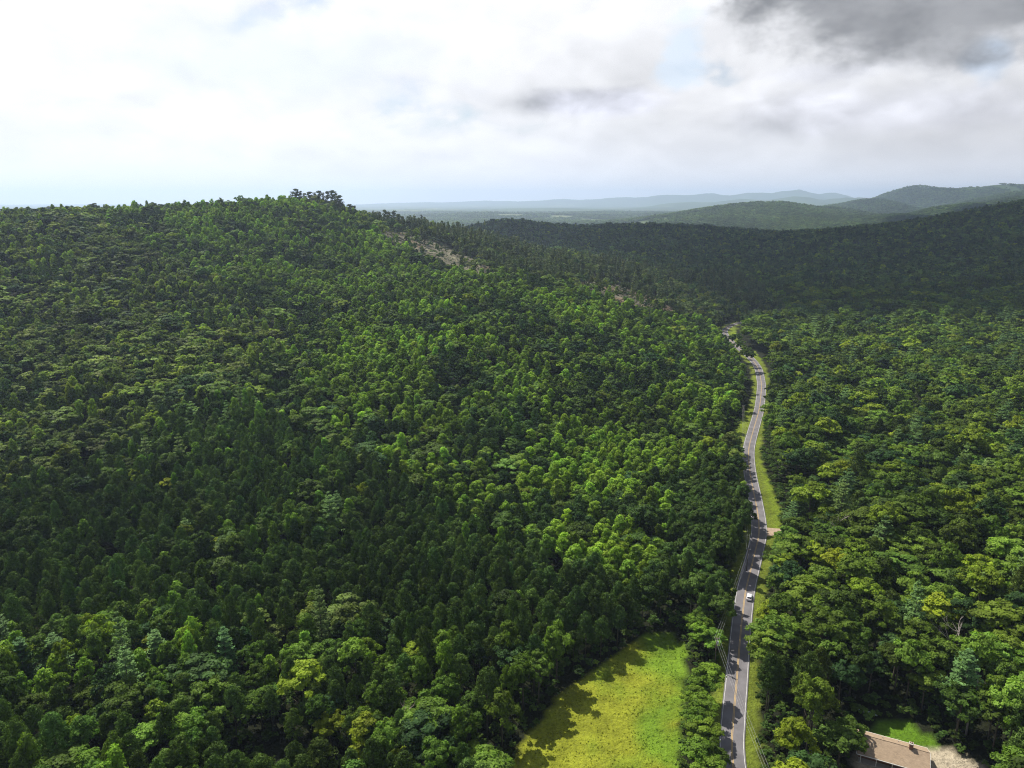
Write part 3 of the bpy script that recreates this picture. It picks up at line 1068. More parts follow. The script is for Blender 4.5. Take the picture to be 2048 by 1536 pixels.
for q in range(len(ALL)):
    a_ = ALL[q]
    if a_[7] in (0, 1, 2) and a_[1] < 330 and a_[0] > 20:
        low_ = a_[1] < 182
        d_ = float(road_dist(np.array([a_[0]]), np.array([a_[1]]))[0])
        if d_ < (30 if not low_ else 17):
            kind_ = 'broadleaf_tree' if rng.uniform() < 0.75 else a_[3]
            t_ = rnd_tint(1, (0.105, 0.175, 0.018) if low_ else (0.062, 0.108, 0.020), 0.22)[0]
            ALL[q] = (a_[0], a_[1], a_[2], kind_, rng.uniform(15.5, 20.5) if not low_ else rng.uniform(8.5, 12), rng.uniform(0.8, 1.05), t_, a_[7])
sx_, sy_ = grid(4.4, 20, 90, 110, 240)
su_, sv_, _ = project(sx_, sy_, 0)
k = inpoly(su_, sv_, [(1384, 1285), (1452, 1285), (1446, 1400), (1436, 1640), (1374, 1640)])
ALL = [a_ for a_ in ALL if not bool(inpoly(*[np.array([w_]) for w_ in project(a_[0], a_[1], a_[2])[:2]], [(1384, 1285), (1452, 1285), (1446, 1400), (1436, 1640), (1374, 1640)])[0])]
for x, y in zip(sx_[k], sy_[k]):
    ALL.append((x, y, 0.0, 'broadleaf_tree', rng.uniform(9.5, 13.0), rng.uniform(0.8, 1.1), rnd_tint(1, (0.115, 0.185, 0.018), 0.2)[0], 2))
for u, v in [(1478, 724), (1487, 728), (1494, 733), (1482, 712), (1474, 706), (1500, 742), (1490, 744), (1468, 712), (1476, 716), (1462, 704)]:
    x, y = onplane(u, v, 0)
    ALL.append((x, y, 0.0, 'broadleaf_tree', rng.uniform(17, 20), 1.0, rnd_tint(1, (0.08, 0.13, 0.022), 0.2)[0], 0))
HT = len(ALL)
for u, v, hh_ in ((1682, 1478, 13.0), (1700, 1452, 11.0)):
    x, y = onplane(u, v, hh_ * 0.7)
    ALL.append((x, y, 0.0, 'broadleaf_tree', hh_, 1.15 if hh_ > 12 else 0.85, np.array((0.075, 0.125, 0.018)), 4))
NR = len(RIDGE) + 27 * 3
for u, v, t in RIDGE:
    x, y, zt = atdepth(u, v, t)
    z = float(grade(np.array([x]), np.array([y]))[0])
    hr = min(31.0, max(13.0, zt - z))
    ALL.append((x, y, zt - hr if zt - z > 31 else z, 'ridge_pine_tree', hr, rng.uniform(1.5, 2.1), np.array((0.070, 0.096, 0.032)) * rng.uniform(0.75, 1.2), 7))
for u, v, t in RIDGE[:27]:
    for q in range(3):
        x, y, zt = atdepth(u, v, t)
        x += rng.uniform(-6, 6); y += rng.uniform(-9, 9)
        z = float(grade(np.array([x]), np.array([y]))[0])
        ALL.append((x, y, z, 'broadleaf_tree', min(20.0, max(9.0, (zt - z) * rng.uniform(0.45, 0.75))), rng.uniform(0.7, 1.0), np.array((0.075, 0.110, 0.034)) * rng.uniform(0.75, 1.2), 7))
X = np.array([a[0] for a in ALL]); Y = np.array([a[1] for a in ALL]); Z = np.array([a[2] for a in ALL])
KN = np.array([a[3] for a in ALL]); HS = np.array([a[4] for a in ALL]); RS = np.array([a[5] for a in ALL])
TI = np.array([a[6] for a in ALL]); RG = np.array([a[7] for a in ALL])
nomh = np.array([NOMH[k] for k in KN]); nomr = np.array([NOMR[k] for k in KN])
CR = nomr * RS * np.where(RG == 4, 1.12, 1.0)                     # crown radius
gu, gv, gt = project(X, Y, Z)
keep = np.ones(len(X), bool)
rd = np.full(len(X), 1e3); m = (np.abs(X - 120) < 260) & (Y < 900); rd[m] = road_dist(X[m], Y[m])
yv = [onplane(1500, q_)[1] for q_ in (1420, 1120, 1560, 1075, 712)]
snug = ((X > np.interp(Y, rc[:, 1], rc[:, 0])) & (Y > yv[0]) & (Y < yv[1])) | ((X < np.interp(Y, rc[:, 1], rc[:, 0])) & (Y > yv[2]) & (Y < yv[3]))
snug |= Y > yv[4]
keep &= rd > np.where(snug, 4.4 + CR * 0.22, 4.4 + CR * 0.55)
# nothing stands between the sun and the car, nor hides it
_tu, _tv, _tt = project(X, Y, Z + HS * 0.75)
keep &= ~((np.hypot(_tu - 1434, (_tv - 1292) * 0.7) < CR * F / _tt * 0.95 + 5) & (Y < onplane(1434, 1330)[1] + 1) & (_tt > 60))
keep &= ~((np.hypot(_tu - 1500, _tv - 1188) < CR * F / _tt * 1.05 + 12) & (Y < onplane(1500, 1180)[1]) & (_tt > 60))
ccx, ccy = onplane(1500, 1197, 0.1)
al = (X - ccx) * SUN_AZ[0] + (Y - ccy) * SUN_AZ[1]; ac = np.abs((X - ccx) * SUN_AZ[1] - (Y - ccy) * SUN_AZ[0])
keep &= ~((al > 0) & (al < HS / math.tan(SUN_EL) + CR) & (ac < CR * 0.8 + 1.2))
for poly in [MEADOW] + VERGES + [YARD, LAWN]:
    for dx, dy in ((0, 0), (0.75, 0), (-0.75, 0), (0, 0.75), (0, -0.6)):
        pu, pv, _ = project(X + dx * CR, Y + dy * CR, Z)
        keep &= ~(inpoly(pu, pv, poly) & (gt < 900))
# the open yard and lawn must also stay clear of crowns standing in front of them
tu, tv_, tt = project(X, Y, Z + HS * 0.8)
for poly in [YARD, [(1745, 1440), (1800, 1446), (1852, 1466), (1860, 1536), (1740, 1536)], [(1524, 1040), (1566, 1040), (1566, 1082), (1528, 1086)]] + VERGES[2:4]:
    keep &= ~(inpoly(tu, tv_, poly) & (gt < 400) & (Y < onplane(1500, 1000)[1] + 20))
keep &= ~((tu > 1020) & (tu < 1352) & (tv_ > 1440) & (gv > 1545) & (X > onplane(1040, 1536)[0] - 2))
cl = np.zeros(len(X), bool)
for poly in CLEARINGS:
    cl |= (inpoly(gu, gv, poly) | inpoly(tu, tv_, poly)) & (gt < 1100) & (gt > 500)
keep &= ~(cl & (rng.uniform(0, 1, len(X)) > 0.20))
keep &= visible(X, Y, Z + HS)
hx, hy = X - HX, Y - HY
ha = hx * SUN_AZ[0] + hy * SUN_AZ[1]; hc = np.abs(hx * SUN_AZ[1] - hy * SUN_AZ[0])
keep &= ~((ha > 0) & (ha < 21) & (hc < 8))
keep &= np.hypot(hx, hy) > 13
# gaps
keep[-NR:] = True
keep[:-NR] &= rng.uniform(0, 1, len(X) - NR) > 0.02 + 0.55 * (fbm(X[:-NR] / 14, Y[:-NR] / 14, 3, 95) < 0.36)
keep[HT:HT + 2] = True                                            # the two trees that lean over the house's left end
sel = np.where(keep)[0]
X, Y, Z, KN, HS, RS, TI, RG, CR, nomh = [a[sel] for a in (X, Y, Z, KN, HS, RS, TI, RG, CR, nomh)]
print('trees', len(X), {k: int((KN == k).sum()) for k in KINDS})

ROT = rng.uniform(0, 6.283, len(X))
SZ = HS / nomh
SXY = CR / np.array([NOMR[k] for k in KN])
cu, cv, ct = project(X, Y, Z + HS * 0.72)
inview = (cu > -10) & (cu < 2058) & (cv > 0) & (cv < 1560)
size_px = CR * F / ct


def colour_word(c):
    r, g, b_ = c
    if r / g > 0.72 and g > 0.13: return 'yellow-green'
    if b_ / g > 0.34: return 'bluish green' if g > 0.08 else 'dull dark green'
    if r / g > 0.70: return 'olive green'
    if g > 0.125: return 'bright green'
    if g < 0.072: return 'dark green'
    return 'mid green'


GROUP = {'broadleaf_tree': 'broadleaf trees of the woods', 'poplar_tree': 'young poplars of the woods', 'pine_tree': 'pines of the woods', 'white_pine_tree': 'tall spreading pines',
         'ridge_pine_tree': 'tall pines along the ridge'}
NOUN = {'broadleaf_tree': 'round tree', 'poplar_tree': 'slim poplar', 'pine_tree': 'narrow pine', 'white_pine_tree': 'spreading pine', 'ridge_pine_tree': 'open pine'}


def row_words(v, right):
    if right:
        table = [(1500, 'beside the house'), (1440, 'just behind the house'), (1380, 'up from the house'), (1320, 'below the bare tree'), (1270, 'beside the bare tree'),
                 (1220, 'nearer than the car'), (1160, 'level with the car'), (1100, 'just past the car'), (1040, 'by the gravel driveway'), (980, 'past the gravel driveway'),
                 (900, 'by the right verge'), (800, 'by the road bend'), (700, 'past the road bend')]
    else:
        table = [(1510, 'at the bottom edge'), (1470, 'near the bottom edge'), (1430, 'by the grey snag'), (1390, 'past the grey snag'), (1340, 'level with mid meadow'),
                 (1290, 'level with meadow tip'), (1240, 'past the meadow tip'), (1180, 'level with the car'), (1110, 'just past the car'), (1040, 'level with the driveway'),
                 (960, 'level with left verge'), (860, 'level with road bend'), (740, 'high on the slope'), (600, 'higher up the slope'), (480, 'below the ridge')]
    for lim, w in table:
        if v >= lim:
            return w
    return 'on the skyline'


def col_words(u, v):
    rx = np.interp(-v, [-1536, -1303, -1068, -900, -700], [1466, 1478, 1518, 1498, 1500])
    if u > rx:
        d = (u - rx) / (2048 - rx)
        return ('right beside the road' if d < 0.13 else 'near the road' if d < 0.28 else 'right of the road' if d < 0.46 else 'midway to right edge' if d < 0.62
                else 'far right' if d < 0.82 else 'at the right edge'), True
    lims = [(0.05, 'at the left edge'), (0.12, 'near the left edge'), (0.20, 'far left'), (0.28, 'left'), (0.36, 'inner left'), (0.44, 'left of centre'), (0.52, 'at the centre'), (0.60, 'right of centre'), (0.66, 'left of roadside strip'), (9, 'left beside the road')]
    for l, w in lims:
        if u / 2048 < l:
            return w, False


ORD = ['first', 'second', 'third', 'fourth', 'fifth', 'sixth', 'seventh', 'eighth', 'ninth', 'tenth', 'eleventh', 'twelfth', 'thirteenth', 'fourteenth', 'fifteenth', 'sixteenth']
individual = np.zeros(len(X), bool)
order = np.argsort(-size_px * inview)
placed = []
for kind in KINDS:
    cap = {'white_pine_tree': 140, 'ridge_pine_tree': 140}.get(kind, 298)
    ids = [i for i in order if KN[i] == kind and inview[i]][:cap]
    individual[ids] = True
    for i in ids:
        q = int(i * 7919) % len(KINDS[kind]['near'])
        root = bpy.data.objects.new(kind, None)
        COL.objects.link(root)
        root.empty_display_size = 0.5
        root.location = (float(X[i]), float(Y[i]), float(Z[i]))
        root.rotation_euler = (0, 0, float(ROT[i]))
        root.scale = (float(SXY[i]), float(SXY[i]), float(SZ[i]))
        cr = bpy.data.objects.new('crown', KINDS[kind]['near' if ct[i] < 500 else 'mid'][q % len(KINDS[kind]['near' if ct[i] < 500 else 'mid'])]); COL.objects.link(cr); cr.parent = root
        cr['tint'] = [float(w_) for w_ in TI[i]]
        tr = bpy.data.objects.new('trunk', KINDS[kind]['trunk'][i % 2]); COL.objects.link(tr); tr.parent = root
        cw, right = col_words(cu[i], cv[i])
        size = 'large ' if CR[i] > 5.0 else 'small ' if CR[i] < 2.3 else ''
        lab = f'{size}{colour_word(TI[i])} {NOUN[kind]} {cw}, {row_words(cv[i], right)}'
        placed.append((lab, i, root, kind))
byl = {}
for lab, i, root, kind in placed:
    byl.setdefault(lab, []).append((i, root, kind))
final = {}
for lab, members in byl.items():
    if len(members) > 14:                                         # a long row: tell the nearer trees from the farther
        members.sort(key=lambda m_: ct[m_[0]])
        h2 = len(members) // 2
        parts_ = [('near ', members[:h2]), ('far ', members[h2:])]
        if h2 > 14:
            parts_ = [(w_, members[k_ * len(members) // 4:(k_ + 1) * len(members) // 4]) for k_, w_ in enumerate(('nearest ', 'near ', 'far ', 'farthest '))]
    else:
        parts_ = [('', members)]
    for pre, mem in parts_:
        mem.sort(key=lambda m_: cu[m_[0]])
        n_ = len(mem)
        for j_, (i, root, kind) in enumerate(mem):
            if n_ == 1:
                l_ = pre + lab
            elif n_ == 2:
                l_ = ('left ' if j_ == 0 else 'right ') + pre + lab
            else:
                l_ = ('leftmost ' if j_ == 0 else 'rightmost ' if j_ == n_ - 1 else 'middle ' if n_ == 3 else ORD[min(j_, 15)] + ' from left, ') + pre + lab
            tag(root, l_, 'tree', GROUP[kind])

# ------------------------------------------------------------------ the rest of the woods (too many to part): one object a kind


def source(me):
    o = bpy.data.objects.new('crown_source', me)
    return o


def scatter(name, pts, rot, scl, tint, var, meshes, label, jit_tilt=0.06):
    me = bpy.data.meshes.new(name)
    n = len(pts)
    me.vertices.add(n); me.vertices.foreach_set('co', np.asarray(pts, np.float32).ravel())
    eul = np.stack([rng.normal(0, jit_tilt, n), rng.normal(0, jit_tilt, n), rot], 1)
    for nm, tp, data, fld in (('rot', 'FLOAT_VECTOR', eul, 'vector'), ('scl', 'FLOAT_VECTOR', scl, 'vector'), ('tint', 'FLOAT_VECTOR', tint, 'vector')):
        a_ = me.attributes.new(nm, tp, 'POINT'); a_.data.foreach_set(fld, np.asarray(data, np.float32).ravel())
    a_ = me.attributes.new('var', 'INT', 'POINT'); a_.data.foreach_set('value', np.asarray(var, np.int32))
    o = link(name, me)
    g = bpy.data.node_groups.new(name, 'GeometryNodeTree')
    g.interface.new_socket('Geometry', in_out='INPUT', socket_type='NodeSocketGeometry')
    g.interface.new_socket('Geometry', in_out='OUTPUT', socket_type='NodeSocketGeometry')
    gi = g.nodes.new('NodeGroupInput'); go = g.nodes.new('NodeGroupOutput')
    m2p = g.nodes.new('GeometryNodeMeshToPoints')
    g.links.new(gi.outputs[0], m2p.inputs['Mesh'])
    join = g.nodes.new('GeometryNodeJoinGeometry')

    def named(nm, tp):
        q = g.nodes.new('GeometryNodeInputNamedAttribute'); q.data_type = tp; q.inputs[0].default_value = nm
        return q.outputs[0]
    vr, rt, sc = named('var', 'INT'), named('rot', 'FLOAT_VECTOR'), named('scl', 'FLOAT_VECTOR')
    e2r = g.nodes.new('FunctionNodeEulerToRotation'); g.links.new(rt, e2r.inputs[0])
    for k_, ms in enumerate(meshes):
        oi = g.nodes.new('GeometryNodeObjectInfo'); oi.inputs['Object'].default_value = source(ms)
        oi.inputs['As Instance'].default_value = True
        cmp = g.nodes.new('FunctionNodeCompare'); cmp.data_type = 'INT'; cmp.operation = 'EQUAL'
        g.links.new(vr, cmp.inputs[2]); cmp.inputs[3].default_value = k_
        iop = g.nodes.new('GeometryNodeInstanceOnPoints')
        g.links.new(m2p.outputs[0], iop.inputs['Points']); g.links.new(cmp.outputs[0], iop.inputs['Selection'])
        g.links.new(oi.outputs['Geometry'], iop.inputs['Instance'])
        g.links.new(e2r.outputs[0], iop.inputs['Rotation']); g.links.new(sc, iop.inputs['Scale'])
        g.links.new(iop.outputs[0], join.inputs[0])
    g.links.new(join.outputs[0], go.inputs[0])
    md = o.modifiers.new('scatter', 'NODES'); md.node_group = g
    tag(o, label, kind='stuff')
    return o


FOREST_LABEL = {'broadleaf_tree': ('broadleaf_forest', 'closed canopy of distant broadleaf trees over the hillsides and valley'),
                'poplar_tree': ('poplar_forest', 'dense regrowth of young pointed poplars covering the hillside'),
                'pine_tree': ('pine_forest', 'distant pines standing among the woods on the slopes'),
                'ridge_pine_tree': ('ridge_pines', 'open-crowned pines scattered along the far ridge and slopes'),
                'white_pine_tree': ('tall_pine_forest', 'distant tall spreading pines scattered along slopes')}
for kind in KINDS:
    d = KINDS[kind]
    ms = d['near'] + d['mid'] + d['far']
    k = (KN == kind) & ~individual
    i_ = np.where(k)[0]
    if not len(i_):
        continue
    tt_ = ct[i_]
    nn, nm_, nf = len(d['near']), len(d['mid']), len(d['far'])
    var = np.where(tt_ < 420, rng.integers(0, nn, len(i_)), np.where(tt_ < 1000, nn + rng.integers(0, nm_, len(i_)), nn + nm_ + rng.integers(0, nf, len(i_))))
    pts = np.stack([X[i_], Y[i_], Z[i_]], 1)
    scl = np.stack([SXY[i_], SXY[i_], SZ[i_]], 1)
    scatter(FOREST_LABEL[kind][0], pts, ROT[i_], scl, TI[i_], var, ms, FOREST_LABEL[kind][1])

# far hills beyond: clumps of canopy, several trees each


def on_sheet(x, y):
    """height of the ground sheet itself, between its vertices"""
    i = np.clip(np.searchsorted(ax, x) - 1, 0, len(ax) - 2); j = np.clip(np.searchsorted(ay, y) - 1, 0, len(ay) - 2)
    fx = (x - ax[i]) / (ax[i + 1] - ax[i]); fy = (y - ay[j]) / (ay[j + 1] - ay[j])
    return (GZ[j, i] * (1 - fx) + GZ[j, i + 1] * fx) * (1 - fy) + (GZ[j + 1, i] * (1 - fx) + GZ[j + 1, i + 1] * fx) * fy


PX, PY, PZ, PS = [], [], [], []
for y0f, y1f, stp, scf in ((2300, 4200, 13.5, 2.0), (4200, 6200, 19.0, 2.8), (6200, 8600, 24.0, 3.3)):
    xs = np.arange(-0.30 * y1f, 0.78 * y1f, stp); ys = np.arange(y0f, y1f, stp * 0.95)
    XX, YY = np.meshgrid(xs, ys); XX = (XX + rng.uniform(-.5, .5, XX.shape) * stp).ravel(); YY = (YY + rng.uniform(-.5, .5, YY.shape) * stp).ravel()
    k = (np.hypot(XX * 0.85, YY) > 2650) & (XX / YY < 0.76) & (XX / YY > -0.30)
    XX, YY = XX[k], YY[k]; ZZ = on_sheet(XX, YY)
    fld = (fbm(XX / 900, YY / 700, 4, 31) > 0.61) & (fbm(XX / 260, YY / 260, 3, 33) > 0.48) & (ZZ < 40) & (np.hypot(XX, YY) > 3200)
    k = visible(XX, YY, ZZ + 12) & ~fld
    PX.append(XX[k]); PY.append(YY[k]); PZ.append(ZZ[k] - scf * 3.2); PS.append(np.full(k.sum(), scf))
XX, YY, ZZ, PS = map(np.concatenate, (PX, PY, PZ, PS))
n = len(XX)
ti = rnd_tint(n, (0.088, 0.130, 0.040), 0.24) * (0.55 + 0.9 * fbm(XX / 260, YY / 260, 4, 81))[:, None]
scatter('far_forest', np.stack([XX, YY, ZZ], 1), rng.uniform(0, 6.28, n), np.stack([PS, PS, PS * 0.58], 1) * rng.uniform(0.75, 1.25, (n, 1)),
        ti, rng.integers(0, 4, n), KINDS['broadleaf_tree']['far'], 'hazy unbroken forest on the hills beyond the dark valley')
print('far clumps', n)

# ------------------------------------------------------------------ haze
hb = MB(); hb.box(-26000, 26000, -1500, 28000, float(GZ.min()) - 1.0, max(470.0, float(GZ.max()) + 20))
M_haze = bpy.data.materials.new('haze')
M_haze.use_nodes = True
nt = M_haze.node_tree; nt.nodes.clear()
pv_ = nt.nodes.new('ShaderNodeVolumePrincipled'); pv_.inputs['Density'].default_value = HAZE
pv_.inputs['Color'].default_value = (0.62, 0.76, 1.0, 1); pv_.inputs['Anisotropy'].default_value = 0.35
om = nt.nodes.new('ShaderNodeOutputMaterial'); nt.links.new(pv_.outputs[0], om.inputs['Volume'])
tag(hb.build('haze', M_haze), 'pale summer haze filling the air over the valley', kind='stuff')

# ------------------------------------------------------------------ clouds whose shade lies on the valley
M_cloud = bpy.data.materials.new('cloud_vapour')
M_cloud.use_nodes = True
nt = M_cloud.node_tree; nt.nodes.clear()
pc = nt.nodes.new('ShaderNodeVolumePrincipled'); pc.inputs['Density'].default_value = 0.02
pc.inputs['Color'].default_value = (0.97, 0.97, 0.97, 1); pc.inputs['Anisotropy'].default_value = 0.5
om = nt.nodes.new('ShaderNodeOutputMaterial'); nt.links.new(pc.outputs[0], om.inputs['Volume'])


def cloud(cx, cy, cz, rx, ry, rz_, ang, seed, label):
    """a flat-based heap of vapour; its shade falls down-sun of it"""
    nu, nv_ = 96, 28
    vs, fs = [], []
    for j in range(nv_ + 1):
        ph = math.pi * j / nv_
        for i in range(nu):
            th = 2 * math.pi * i / nu
            x, y, z = math.sin(ph) * math.cos(th), math.sin(ph) * math.sin(th), math.cos(ph)
            vs.append((x, y, z))
    vs = np.array(vs)
    k_ = fbm(vs[:, 0] * 1.6 + seed, vs[:, 1] * 1.6 + vs[:, 2] * 0.7, 5, seed) - 0.5
    k2 = fbm(vs[:, 0] * 5 + seed, vs[:, 1] * 5, 4, seed + 9) - 0.5
    r = 1 + 1.1 * k_ + 0.5 * k2
    vs = vs * r[:, None]
    vs[:, 2] = np.where(vs[:, 2] < 0, vs[:, 2] * 0.15, vs[:, 2] * (0.7 + 1.2 * (k2 + 0.5)))
    # the seam of the sphere must close
    x = vs[:, 0] * rx; y = vs[:, 1] * ry
    ca_, sa_ = math.cos(ang), math.sin(ang)
    vs = np.stack([x * ca_ - y * sa_, x * sa_ + y * ca_, vs[:, 2] * rz_], 1)
    for j in range(nv_):
        for i in range(nu):
            fs.append((j * nu + i, (j + 1) * nu + i, (j + 1) * nu + (i + 1) % nu, j * nu + (i + 1) % nu))
    me = mesh_from('cloud', vs, np.array(fs), [M_cloud], True)
    tag(link('cloud', me, None, (cx, cy, cz)), label, kind='structure')


CB = 1450.0
off = (SUN_AZ[0] * CB / math.tan(SUN_EL), SUN_AZ[1] * CB / math.tan(SUN_EL))
cloud(1130 + off[0], 1580 + off[1], CB, 1500, 930, 330, R(-34), 3, 'broad flat-based cloud over the dark valley')
cloud(2100 + off[0], 3050 + off[1], CB + 60, 700, 420, 260, R(10), 8, 'smaller flat-based cloud beyond the valley')

# ------------------------------------------------------------------ undergrowth and grass
gx, gy = grid(3.2, -300, 420, 85, 520)
gz = grade(gx, gy)
uu, vv, tt2 = project(gx, gy, gz)
rdg = np.full(len(gx), 1e3); m = np.abs(gx - 120) < 260; rdg[m] = road_dist(gx[m], gy[m])
k = (rdg > 6.6) & (tt2 < 480)
for poly in [MEADOW, YARD, LAWN] + VERGES:
    k &= ~inpoly(uu, vv, poly)
# shrubs show where the wood is open: along its edges
edge = np.zeros(len(gx), bool)
for poly in [MEADOW, YARD, LAWN] + VERGES:
    for dx in (-6, 0, 6):
        for dy in (-6, 0, 6):
            pu, pv2, _ = project(gx + dx, gy + dy, gz); edge |= inpoly(pu, pv2, poly)
edge |= rdg < 14
k &= edge | (rng.uniform(0, 1, len(gx)) < 0.75)
gx, gy, gz = gx[k], gy[k], gz[k]
n = len(gx)
sc_ = rng.uniform(0.16, 0.42, n)
scatter('undergrowth', np.stack([gx, gy, gz - sc_ * 4.5], 1), rng.uniform(0, 6.28, n), np.stack([sc_ * 1.1, sc_ * 1.1, sc_ * 0.9], 1), rnd_tint(n, (0.065, 0.11, 0.020), 0.3),
        rng.integers(0, 6, n), KINDS['broadleaf_tree']['mid'], 'low shrubs and saplings filling in under and along the edge of the wood')

tv2 = []
for i in range(3):
    d = sphere_pts(16); d[:, 2] = np.abs(d[:, 2])
    base = rng.normal(0, 0.12, (16, 3)); base[:, 2] = 0
    tip = base + d * np.array((0.25, 0.25, 0.35)) + np.array((0, 0, 0.15))
    side = rng.normal(0, 0.05, (16, 3)); side[:, 2] = 0
    vq = np.stack([base - side, base + side, tip + side * 0.4, tip - side * 0.4], 1).reshape(-1, 3)
    tv2.append(crown_mesh('grass_tuft', vq, rng.uniform(0.2, 0.8, 16), M_leaf))
gx, gy = grid(0.75, -10, 75, 125, 235, 0.5)
gz = grade(gx, gy); uu, vv, _ = project(gx, gy, gz)
k = inpoly(uu, vv, [(990, 1620), (1000, 1536), (1040, 1495), (1080, 1435), (1130, 1375), (1200, 1325), (1255, 1290), (1345, 1258), (1378, 1300), (1378, 1400), (1366, 1620)]) & (vv < 1560)
k &= rng.uniform(0, 1, len(gx)) < (0.14 + 0.9 * (fbm(gx / 6, gy / 6, 3, 77) - 0.42)).clip(0.03, 1)
gx, gy, gz = gx[k], gy[k], gz[k]; n = len(gx)
mxx = np.clip(0.35 + (fbm(gx / 9, gy / 9, 5, 43) - 0.5) * 3.2 + (gx - pl + 2) / 16, 0, 1)[:, None]
tg = np.array((0.225, 0.235, 0.020)) * (1 - mxx) + np.array((0.115, 0.20, 0.012)) * mxx
tg = tg * rng.normal(1, 0.22, (n, 1)).clip(0.5, 1.6)
sc_ = rng.uniform(0.35, 0.95, n)
scatter('meadow_grass', np.stack([gx, gy, gz], 1), rng.uniform(0, 6.28, n), np.stack([sc_, sc_, sc_ * 0.7], 1), tg, rng.integers(0, 3, n), tv2, 'rough yellow-green meadow grass in the clearing')
print('grass tufts', n)

# logging debris on the cleared slope
sm = []
for i in range(3):
    b_ = MB()
    for q in range(7):
        a0 = rng.uniform(0, 6.28); l = rng.uniform(0.6, 2.4); px, py = rng.normal(0, 1.2, 2)
        b_.tube([(px, py, 0.1), (px + math.cos(a0) * l, py + math.sin(a0) * l, rng.uniform(0.1, 0.9))], [0.11, 0.05], 4)
    me_ = b_.mesh('logging_debris', material('cut_wood', (0.25, 0.22, 0.18), 0.9, 0.1) if i == 0 else sm[0].materials[0])
    sm.append(me_)
gx, gy = grid(4.5, -260, 200, 680, 960); gz = grade(gx, gy); uu, vv, _ = project(gx, gy, gz)
k = inpoly(uu, vv, CLEARINGS[0]) | inpoly(uu, vv, CLEARINGS[1])
gx, gy, gz = gx[k], gy[k], gz[k]; n = len(gx)
if n:
    scatter('logging_debris', np.stack([gx, gy, gz], 1), rng.uniform(0, 6.28, n), np.ones((n, 3)), np.ones((n, 3)) * 0.3, rng.integers(0, 3, n), sm, 'bleached branches and stumps left on the cleared slope')
    k = rng.uniform(0, 1, n) < 0.45
    n2_ = int(k.sum()); sc_ = rng.uniform(0.12, 0.3, n2_)
    scatter('clearing_shrubs', np.stack([gx[k] + 2, gy[k] + 1, gz[k] - sc_ * 5], 1), rng.uniform(0, 6.28, n2_), np.stack([sc_ * 1.2, sc_ * 1.2, sc_], 1), rnd_tint(n2_, (0.10, 0.13, 0.045), 0.2),
            rng.integers(0, 6, n2_), KINDS['broadleaf_tree']['mid'], 'grey-green regrowth scattered over the cleared slope')

# ------------------------------------------------------------------ dead trees


def dead_tree(u, v_base, hgt, spread, seed, label, mat, depth=4, nb=5):
    rr = random.Random(seed)
    x, y = onplane(u, v_base, 0.0)
    z = float(grade(np.array([x]), np.array([y]))[0])
    for _ in range(12):
        x, y = onplane(u, v_base, z); z = float(grade(np.array([x]), np.array([y]))[0])
    root = bpy.data.objects.new('dead_tree', None); COL.objects.link(root); root.location = (x, y, z)
    tag(root, label, 'dead tree')
    tk = MB()
    pts = [Vector((0, 0, -0.5))]
    for i in range(1, 7):
        pts.append(Vector((rr.uniform(-.2, .2) * i * 0.5, rr.uniform(-.2, .2) * i * 0.5, hgt * i / 6)))
    tk.tube(pts, [0.30 * (1 - i / 7.2) for i in range(7)], 7)
    tk.build('trunk', mat, root, True)

    def grow(mb, p, d, l, r, lev):
        q = p + d * l * 0.5 + Vector((rr.uniform(-.1, .1), rr.uniform(-.1, .1), rr.uniform(-.05, .15))) * l
        e = q + (d + Vector((0, 0, 0.25))).normalized() * l * 0.5
        mb.tube([p, q, e], [r, r * 0.75, r * 0.45], 4)
        if lev > 0:
            for _ in range(3):
                dd_ = (d + Vector((rr.uniform(-.8, .8), rr.uniform(-.8, .8), rr.uniform(-.3, .7)))).normalized()
                grow(mb, q if rr.random() < .4 else e, dd_, l * rr.uniform(0.45, 0.7), r * 0.5, lev - 1)
    for i in range(nb):
        f = 0.45 + 0.5 * i / nb
        p = pts[0].lerp(pts[-1], f)
        a0 = i * 2.4 + rr.uniform(-.4, .4)
        mb = MB()
        grow(mb, p, Vector((math.cos(a0), math.sin(a0), rr.uniform(0.3, 0.9))).normalized(), spread * rr.uniform(0.7, 1.1) * (1.3 - f * 0.6), 0.15, depth - 2)
        mb.build('branch', mat, root)


M_pinkish = material('dry_twigs', (0.33, 0.25, 0.23), 0.95, 0.1, 0.2, 2.0)
dead_tree(812, 1512, 14.5, 3.0, 3, 'grey-pink leafless dead tree in the mixed wood left of the meadow', M_pinkish, 4, 9)
dead_tree(1897, 1362, 19.0, 5.0, 5, 'bare pale dead tree standing in a dark gap right of the road', M_deadwood, 4, 5)
dead_tree(1668, 1120, 18.0, 4.0, 9, 'small bleached snag among crowns beyond the gravel driveway', M_deadwood, 4, 6)
dead_tree(1932, 1470, 17.0, 2.2, 13, 'thin pale dead trunk behind the house lawn', M_deadwood, 3, 4)
dead_tree(1926, 1040, 17.0, 3.5, 15, 'distant thin bleached snag far right among dark crowns', M_deadwood, 3, 5)

# ------------------------------------------------------------------ utility poles and wires
M_pole = material('weathered_pole_wood', (0.16, 0.13, 0.10), 0.9, 0.1, 0.2, 3.0)
M_steel = material('galvanised_steel', (0.45, 0.46, 0.47), 0.5, 0.5, metal=0.4)
M_porc = material('white_porcelain', (0.75, 0.75, 0.72), 0.3, 0.5)


